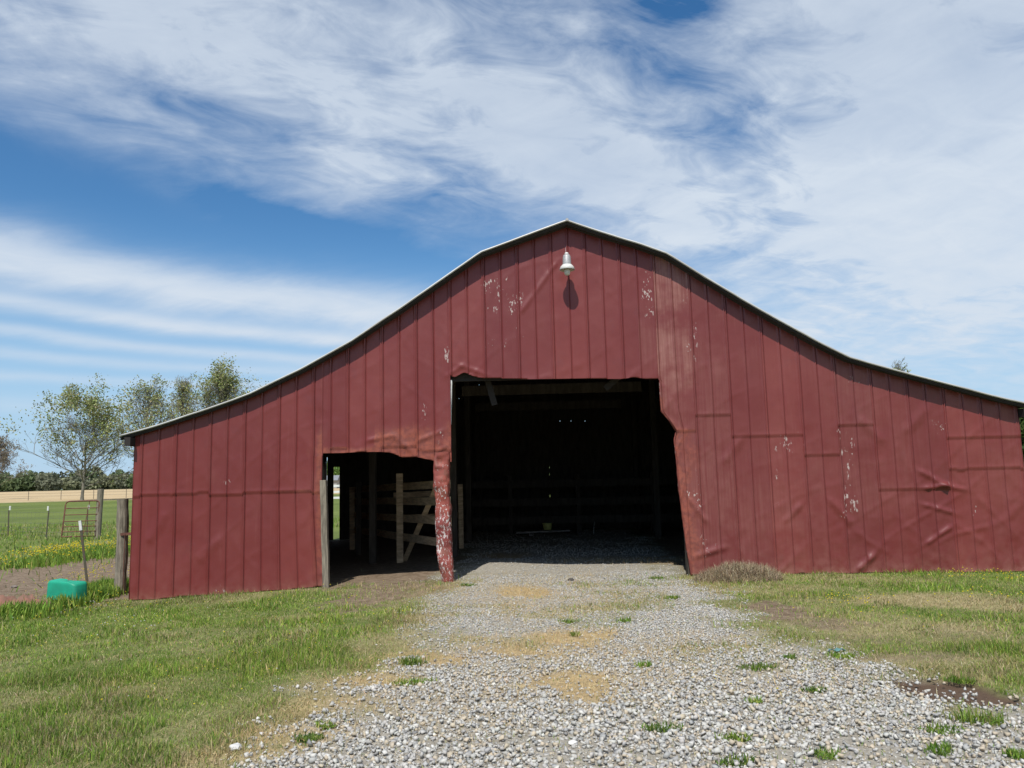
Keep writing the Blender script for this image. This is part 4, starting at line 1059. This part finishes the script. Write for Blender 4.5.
# ------------------------------------------------------------------ trees
def tree(name, base, height, spread, lab, seed, leaf=1.0, leafsize=.22, levels=6, cols=None, lean=0.0, group=None, fork=.25, trunkr=None, bark='pale_bark', rad=None):
    rd = random.Random(seed); tubes = MB(); tips = []; trunk = MB()
    H = height; RAD = rad or height*.35; tr = (trunkr or height*.017)
    def wander(p, d, L, r0, r1, n, curl, up):
        pts = [p.copy()]; q = p.copy(); dd = d.normalized()
        for i in range(n):
            dd = (dd+Vector((rd.uniform(-1, 1), rd.uniform(-1, 1), rd.uniform(-1, 1)))*curl+Vector((0, 0, up))).normalized()
            q = q+dd*(L/n); pts.append(q.copy())
        return pts, [r0+(r1-r0)*i/n for i in range(n+1)]
    def branch(p, d, L, r, lev):
        n = 5 if lev < 2 else 3
        pts, rr = wander(p, d, L, r, max(.010, r*.35), n, .17+.04*lev, .05)
        (trunk if lev == 0 else tubes).tube(pts, rr, 5 if lev == 0 else 3, caps=False)
        if lev >= 1: tips.extend([(q, r) for q in pts[1:]])
        if lev >= 3: return
        k = (7, 5, 3)[lev]
        for j in range(k):
            t = rd.uniform(.25, 1.0)*(len(pts)-1); i0 = min(int(t), len(pts)-2); q = pts[i0].lerp(pts[i0+1], t-i0)
            dd = (pts[i0+1]-pts[i0]).normalized(); ax = Vector((rd.uniform(-1, 1), rd.uniform(-1, 1), rd.uniform(-1, 1))).normalized()
            nd = (Matrix.Rotation(rd.uniform(.45, .95), 3, dd.cross(ax).normalized()) @ dd); nd.z += .15
            branch(q, nd, L*rd.uniform(.38, .58), r*.5, lev+1)
    lead, lr = wander(Vector((0, 0, -.2)), Vector((lean, 0, 1)), H*.80, tr, tr*.22, 9, .05, .05)
    trunk.tube(lead, [lr[0]*1.35]+lr[1:], 8, caps=False)
    NL = 24
    for i in range(NL):
        f = fork+(1-fork)*((i+.5)/NL)**.9; t = f*(len(lead)-1)*.995; i0 = min(int(t), len(lead)-2); q = lead[i0].lerp(lead[i0+1], t-i0)
        ang = i*2.4+rd.uniform(-.4, .4); el_ = .35+.95*f+rd.uniform(-.12, .12)
        g = (f-fork)/(1-fork); env = RAD*(.72+.55*math.sin(min(1, g*1.25+.25)*math.pi*.72))*(1-.45*g)*rd.uniform(.75, 1.1)*spread
        d = Vector((math.cos(ang)*math.cos(el_), math.sin(ang)*math.cos(el_), math.sin(el_)))
        branch(q, d, env*1.05, max(.04, lr[i0]*.55), 0)
    mz = max(t[0].z for t in tips); s = height/mz
    mr = sorted(math.hypot(t[0].x, t[0].y) for t in tips)[int(len(tips)*.98)]; sr = RAD/mr
    def mv(a):
        k = min(1, max(0, a[2]/(.3*mz))); q = 1+(sr-1)*k
        return (a[0]*q, a[1]*q, a[2]*s if a[2] > 0 else a[2])
    for mb in (trunk, tubes): mb.v = [mv(a) for a in mb.v]
    root = empty(name, base); tag(root, lab, 'tree', group)
    mz = max(t[0].z for t in tips); s = height/mz
    mr = sorted(math.hypot(t[0].x, t[0].y) for t in tips)[int(len(tips)*.96)]; sr = (rad/mr) if rad else s
    # widen the crown with height so that the bole stays slim
    def mv(a):
        k = min(1, max(0, (a[2]-.25*fork*mz)/(fork*mz))); q = 1+(sr/s-1)*k
        return (a[0]*s*q, a[1]*s*q, a[2]*s if a[2] > 0 else a[2])
    for mb in (trunk, tubes): mb.v = [mv(a) for a in mb.v]
    trunk.build('trunk', M[bark], root, smooth=True)
    cr = tubes.build('crown', M[bark], root)
    cols = cols or [(.27, .30, .11), (.34, .36, .16), (.21, .25, .08), (.34, .31, .18)]
    T = np.array([mv(tuple(t[0])) for t in tips]); n = int(len(T)*leaf); ii = rng.integers(0, len(T), n)
    c = T[ii]+rng.normal(0, height*.012, (n, 3)); a = rng.normal(0, 1, (n, 3)); a /= np.linalg.norm(a, axis=1)[:, None]
    bb = np.cross(a, rng.normal(0, 1, (n, 3))); bb /= np.linalg.norm(bb, axis=1)[:, None]; sz = leafsize*rng.uniform(.5, 1.3, (n, 1))/2
    V = np.stack([c-a*sz, c-bb*sz*.6, c+a*sz, c+bb*sz*.6], 1).reshape(-1, 3)
    q = npmesh('leaves', V, 4*np.arange(n)[:, None]+np.arange(4)[None], M['leaf'], cr, attrs={'col': np.repeat(pick(n, cols, None, .25), 4, 0)})
    return root
GT = 'thinly leafed spring trees beyond the pasture'
def tr_at(px, pyb, pyt, Y, **kw):
    p = at(px, pyb, Y); zb = float(gz(p.x, Y)); h = at(px, pyt, Y).z-zb
    return tree('tree', (p.x, Y, zb), h, **kw)
tr_at(82, 500, 372, 88, spread=1.0, lab='lone young-leafed tree with a straight bare trunk, nearest to the pipe gate', seed=5, leaf=1.0, leafsize=.25, group=GT, fork=.22, rad=7.0, lean=-.02)
tr_at(148, 500, 371, 96, spread=1.0, lab='thin upright tree just left of the barn, between two others', seed=12, leaf=.45, leafsize=.24, group=GT, fork=.25, rad=4.6)
tr_at(221, 500, 354, 92, spread=1.0, lab='round-topped tree rising behind the left eave of the barn', seed=23, leaf=.8, leafsize=.24, group=GT, fork=.45, rad=4.6)
tr_at(182, 500, 378, 110, spread=1.0, lab='short thin tree partly behind the round-topped one', seed=31, leaf=.5, leafsize=.24, group=GT, fork=.25, rad=3.8)
tr_at(-4, 497, 428, 120, spread=1.0, lab='grey bare tree cut by the left edge of the photo', seed=41, leaf=.4, leafsize=.25, group=GT, fork=.3, cols=[(.22, .2, .15), (.26, .22, .17)])
tr_at(905, 470, 365, 60, spread=1.0, rad=1.6, lab='tree whose twig tips just show above the right roof slope', seed=51, leaf=.4, leafsize=.2)
tr_at(1034, 470, 400, 42, spread=1.0, lab='green tree behind the right barn corner', seed=61, leaf=3, leafsize=.25, cols=[(.05, .09, .025), (.08, .12, .03)])
# shrub seen through doorway
def shrub(px, py0, py1, Y, w, lab, n=3500):
    p = at(px, py0, Y); zb = float(gz(p.x, Y)); h = at(px, py1, Y).z-zb
    root = empty('shrub', (p.x, Y, zb)); tag(root, lab, 'shrub')
    b = MB()
    for k_ in range(6): b.tube([(0, 0, -.05), (random.uniform(-w, w)*.2, random.uniform(-w, w)*.2, h*.6)], [.06, .02], 5)
    b.build('stem', M['bark'], root)
    c = rng.normal(0, 1, (n, 3)); c /= np.linalg.norm(c, axis=1)[:, None]; c *= rng.uniform(.5, 1, (n, 1)); c = c*np.array([w, w, h*.45])+np.array([0, 0, h*.55])
    a = rng.normal(0, 1, (n, 3)); a /= np.linalg.norm(a, axis=1)[:, None]; bb = np.cross(a, rng.normal(0, 1, (n, 3))); bb /= np.linalg.norm(bb, axis=1)[:, None]
    V = np.stack([c-a*.3, c-bb*.2, c+a*.3, c+bb*.2], 1).reshape(-1, 3)
    npmesh('foliage', V, 4*np.arange(n)[:, None]+np.arange(4)[None], M['leaf'], root, attrs={'col': np.repeat(pick(n, [(.10, .17, .035), (.14, .22, .05)], None, .2), 4, 0)})
shrub(331, 500, 460, 185, 7.0, 'bright green bush behind the shed, seen through the small doorway')

# distant wood
def wood():
    V = []; C = []
    r = np.random.default_rng(5)
    for i in range(520):
        x = -520+(i % 260)*3.2+r.uniform(-2, 2); y = 343+14*(i//260)+r.uniform(-5, 5)
        h = r.uniform(4.6, 7.6)*(1.3 if r.random() < .22 else 1)+1.0*math.sin(i*.11)+(i//260)*1.5; w = r.uniform(3.5, 5.5)
        n = 330; c = r.normal(0, 1, (n, 3)); c /= np.linalg.norm(c, axis=1)[:, None]; c *= r.uniform(.55, 1, (n, 1))
        c = c*np.array([w, w, h*.55])+np.array([x, y, float(gz(x, y))+h*.45])
        a = r.normal(0, 1, (n, 3)); a /= np.linalg.norm(a, axis=1)[:, None]; bb = np.cross(a, r.normal(0, 1, (n, 3))); bb /= np.linalg.norm(bb, axis=1)[:, None]
        s = r.uniform(.4, 1.0, (n, 1)); V.append(np.stack([c-a*s, c-bb*s*.7, c+a*s, c+bb*s*.7], 1).reshape(-1, 3))
        base = np.array([(.13, .17, .08), (.18, .22, .10), (.23, .24, .14), (.17, .18, .12)])[r.integers(0, 4)]
        C.append(np.repeat(base*(1+r.normal(0, .2, (n, 1))), 4, 0))
    V = np.concatenate(V); n = len(V)//4
    o = npmesh('distant_wood', V, 4*np.arange(n)[:, None]+np.arange(4)[None], M['leaf'], attrs={'col': np.clip(np.concatenate(C), .01, 1)})
    tag(o, 'dark green far-off wood along the horizon behind the tan field', 'woodland', kind='stuff')
wood()

# ------------------------------------------------------------------ light and sky
SUN_EL, SUN_AZ = R(57), R(180+14)          # azimuth measured clockwise from +Y: behind the camera and a little to its left
sdir = Vector((math.sin(SUN_AZ)*math.cos(SUN_EL), math.cos(SUN_AZ)*math.cos(SUN_EL), math.sin(SUN_EL)))
sl = bpy.data.lights.new('sun', 'SUN'); sl.energy = 4.8; sl.angle = R(.53); sl.color = (1, .965, .90)
so = bpy.data.objects.new('sun', sl); COL.objects.link(so); so.rotation_euler = sdir.to_track_quat('Z', 'Y').to_euler()
W = bpy.data.worlds.new('World'); SC.world = W; W.use_nodes = True; nt = W.node_tree
bg = nt.nodes['Background']; sky = nt.nodes.new('ShaderNodeTexSky'); sky.sky_type = 'NISHITA'; sky.sun_disc = False
sky.sun_elevation = SUN_EL; sky.sun_rotation = SUN_AZ; sky.altitude = 100; sky.air_density = 1.0; sky.dust_density = .25; sky.ozone_density = 1.6
tc = nt.nodes.new('ShaderNodeTexCoord'); sx = nt.nodes.new('ShaderNodeSeparateXYZ'); nt.links.new(tc.outputs['Generated'], sx.inputs[0])
dx, dy, dz = (N(nt, sx.outputs[i]) for i in range(3))
az = dx.f('ARCTAN2', dy); el = dz.f('ARCSINE')
# cloud sheet coordinates on a plane high above
h = dz.f('MAXIMUM', 0.0)+.10; pu = dx/h; pv = dy/h
def comb(a, b, c=0.0):
    n = nt.nodes.new('ShaderNodeCombineXYZ')
    for i, v in enumerate((a, b, c)):
        if isinstance(v, N): nt.links.new(v.k, n.inputs[i])
        else: n.inputs[i].default_value = v
    return n.outputs[0]
def wn(vec, scale, detail=6, rough=.6, dist=0.0):
    n = nt.nodes.new('ShaderNodeTexNoise'); nt.links.new(vec, n.inputs['Vector']); n.inputs['Scale'].default_value = scale
    n.inputs['Detail'].default_value = detail; n.inputs['Roughness'].default_value = rough; n.inputs['Distortion'].default_value = dist
    return N(nt, n.outputs['Fac'])
def ae(px, py):
    d = ray(px, py); return math.atan2(d.x, d.y), math.asin(d.z)
def line(p0, p1):
    (a0, e0), (a1, e1) = ae(*p0), ae(*p1); s = (e1-e0)/(a1-a0); return (el-e0)-(az-a0)*s     # signed height above the line
wisp = wn(comb(pu*.9+pv*.35, pv*.8-pu*.3), 1.6, 8, .62, .5)
big = wn(comb(az*1.0, el*1.6, 3.1), 3.2, 4, .5, .4)
fib = wn(comb(az*1.5+el*2.0, el*7.0-az*2.0, 1.0), 2.6, 8, .62, .35)
SKYV = {}
# A: broad sheet above the line
d1 = line((0, 118), (480, 246)) + (big-.5)*.10 + (fib-.5)*.09
fin = wn(comb(pu*1.6+pv*.9, pv*2.6-pu*1.4, 4.0), 2.3, 9, .60, .6)
A = d1.ss(-.025, .10)*(.45+1.8*(wisp-.42)+1.0*(big-.5)+1.9*(fin-.5)).clamp()
def spot(px, py, rx, ry, rot=0.0):
    a0, e0 = ae(px, py); da = (az-a0)+(big-.5)*.10; de = (el-e0)+(wisp-.5)*.10; c, s = math.cos(rot), math.sin(rot)
    u = (da*c+de*s)/(rx/FPX); v = (de*c-da*s)/(ry/FPX); return (u*u+v*v).f('MULTIPLY', -1.0).f('EXPONENT')
A = A + spot(330, 60, 280, 70, -.15)*.55 + spot(900, 90, 120, 110, -.8)*.85 + spot(640, 200, 170, 45, -.35)*.45 + spot(90, 140, 110, 16, -.25)*.40 + spot(930, 210, 170, 70, -.4)*.75
A = A - spot(705, 90, 130, 60, -1.0)*.46 - spot(770, 175, 90, 40, -.7)*.40 - spot(840, 100, 45, 75, .5)*.45 - spot(440, 20, 50, 40, -.5)*.2 - spot(700, 265, 120, 14, -.2)*.3 - spot(540, 205, 110, 22, -.3)*.1 - spot(180, 175, 160, 14, -.22)*.3
# B: bright low band on the left with dark streaks under it
d2 = line((0, 262), (400, 316)) + (fib-.5)*.05 + (big-.5)*.02
Bm = ((d2-.004)/.031).f('POWER', 2.0).f('MULTIPLY', -1.0).f('EXPONENT')*az.ss(.0, -.16)*1.0
st = line((0, 284), (400, 345)) + (fib-.5)*.016
wave = ((st*150.0+(az*6.0)).f('SINE')*.5+.5)
def strk(p0, p1, w, amp):
    dd_ = line(p0, p1)+(fib-.5)*.013+(big-.5)*.02
    return (dd_/w).f('POWER', 2.0).f('MULTIPLY', -1.0).f('EXPONENT')*amp
Cm = (strk((0, 301), (330, 340), .010, .75)+strk((0, 329), (330, 362), .008, .65)+strk((0, 352), (330, 374), .007, .50)+strk((0, 374), (330, 388), .007, .45)+strk((0, 400), (330, 405), .010, .3))*az.ss(-.05, -.25)
# right low side
d3 = el-ae(900, 300)[1]
Dm = az.ss(.05, .3)*(d3+.0).f('ABSOLUTE').ss(.22, .0)*(.50+1.2*(fib-.42)+1.2*(fin-.45)).clamp()*1.1
haze = el.ss(.30, -.02)*.34
cloud = (A.clamp()*.84 + Bm + Cm + Dm).clamp()
cloud = (cloud + haze*(1-cloud)).clamp()
cloud = cloud*(.92+.35*(fin-.5)+.35*(fib-.5))
mx = nt.nodes.new('ShaderNodeMix'); mx.data_type = 'RGBA'
nt.links.new(cloud.k, mx.inputs[0])
# deepen the clear blue slightly as the phone does, then lay the cloud over it
hs = nt.nodes.new('ShaderNodeHueSaturation'); hs.inputs['Saturation'].default_value = 1.32; hs.inputs['Value'].default_value = 1.22
hz = nt.nodes.new('ShaderNodeMix'); hz.data_type = 'RGBA'; nt.links.new((el.ss(.34, -.02)*.85).k, hz.inputs[0]); nt.links.new(sky.outputs[0], hz.inputs[6]); hz.inputs[7].default_value = (3.3, 5.0, 6.9, 1)
nt.links.new(hz.outputs[2], hs.inputs['Color']); nt.links.new(hs.outputs[0], mx.inputs[6])
mx.inputs[7].default_value = (6.7, 7.5, 8.5, 1)
nt.links.new(mx.outputs[2], bg.inputs[0]); bg.inputs[1].default_value = .10

vs = SC.view_settings; vs.view_transform = 'Standard'; vs.look = 'None'; vs.exposure = 0; vs.gamma = 1; vs.use_curve_mapping = False
SC.render.resolution_x = 1024; SC.render.resolution_y = 768
SC.cycles.max_bounces = 6; SC.cycles.diffuse_bounces = 3; SC.cycles.transparent_max_bounces = 4
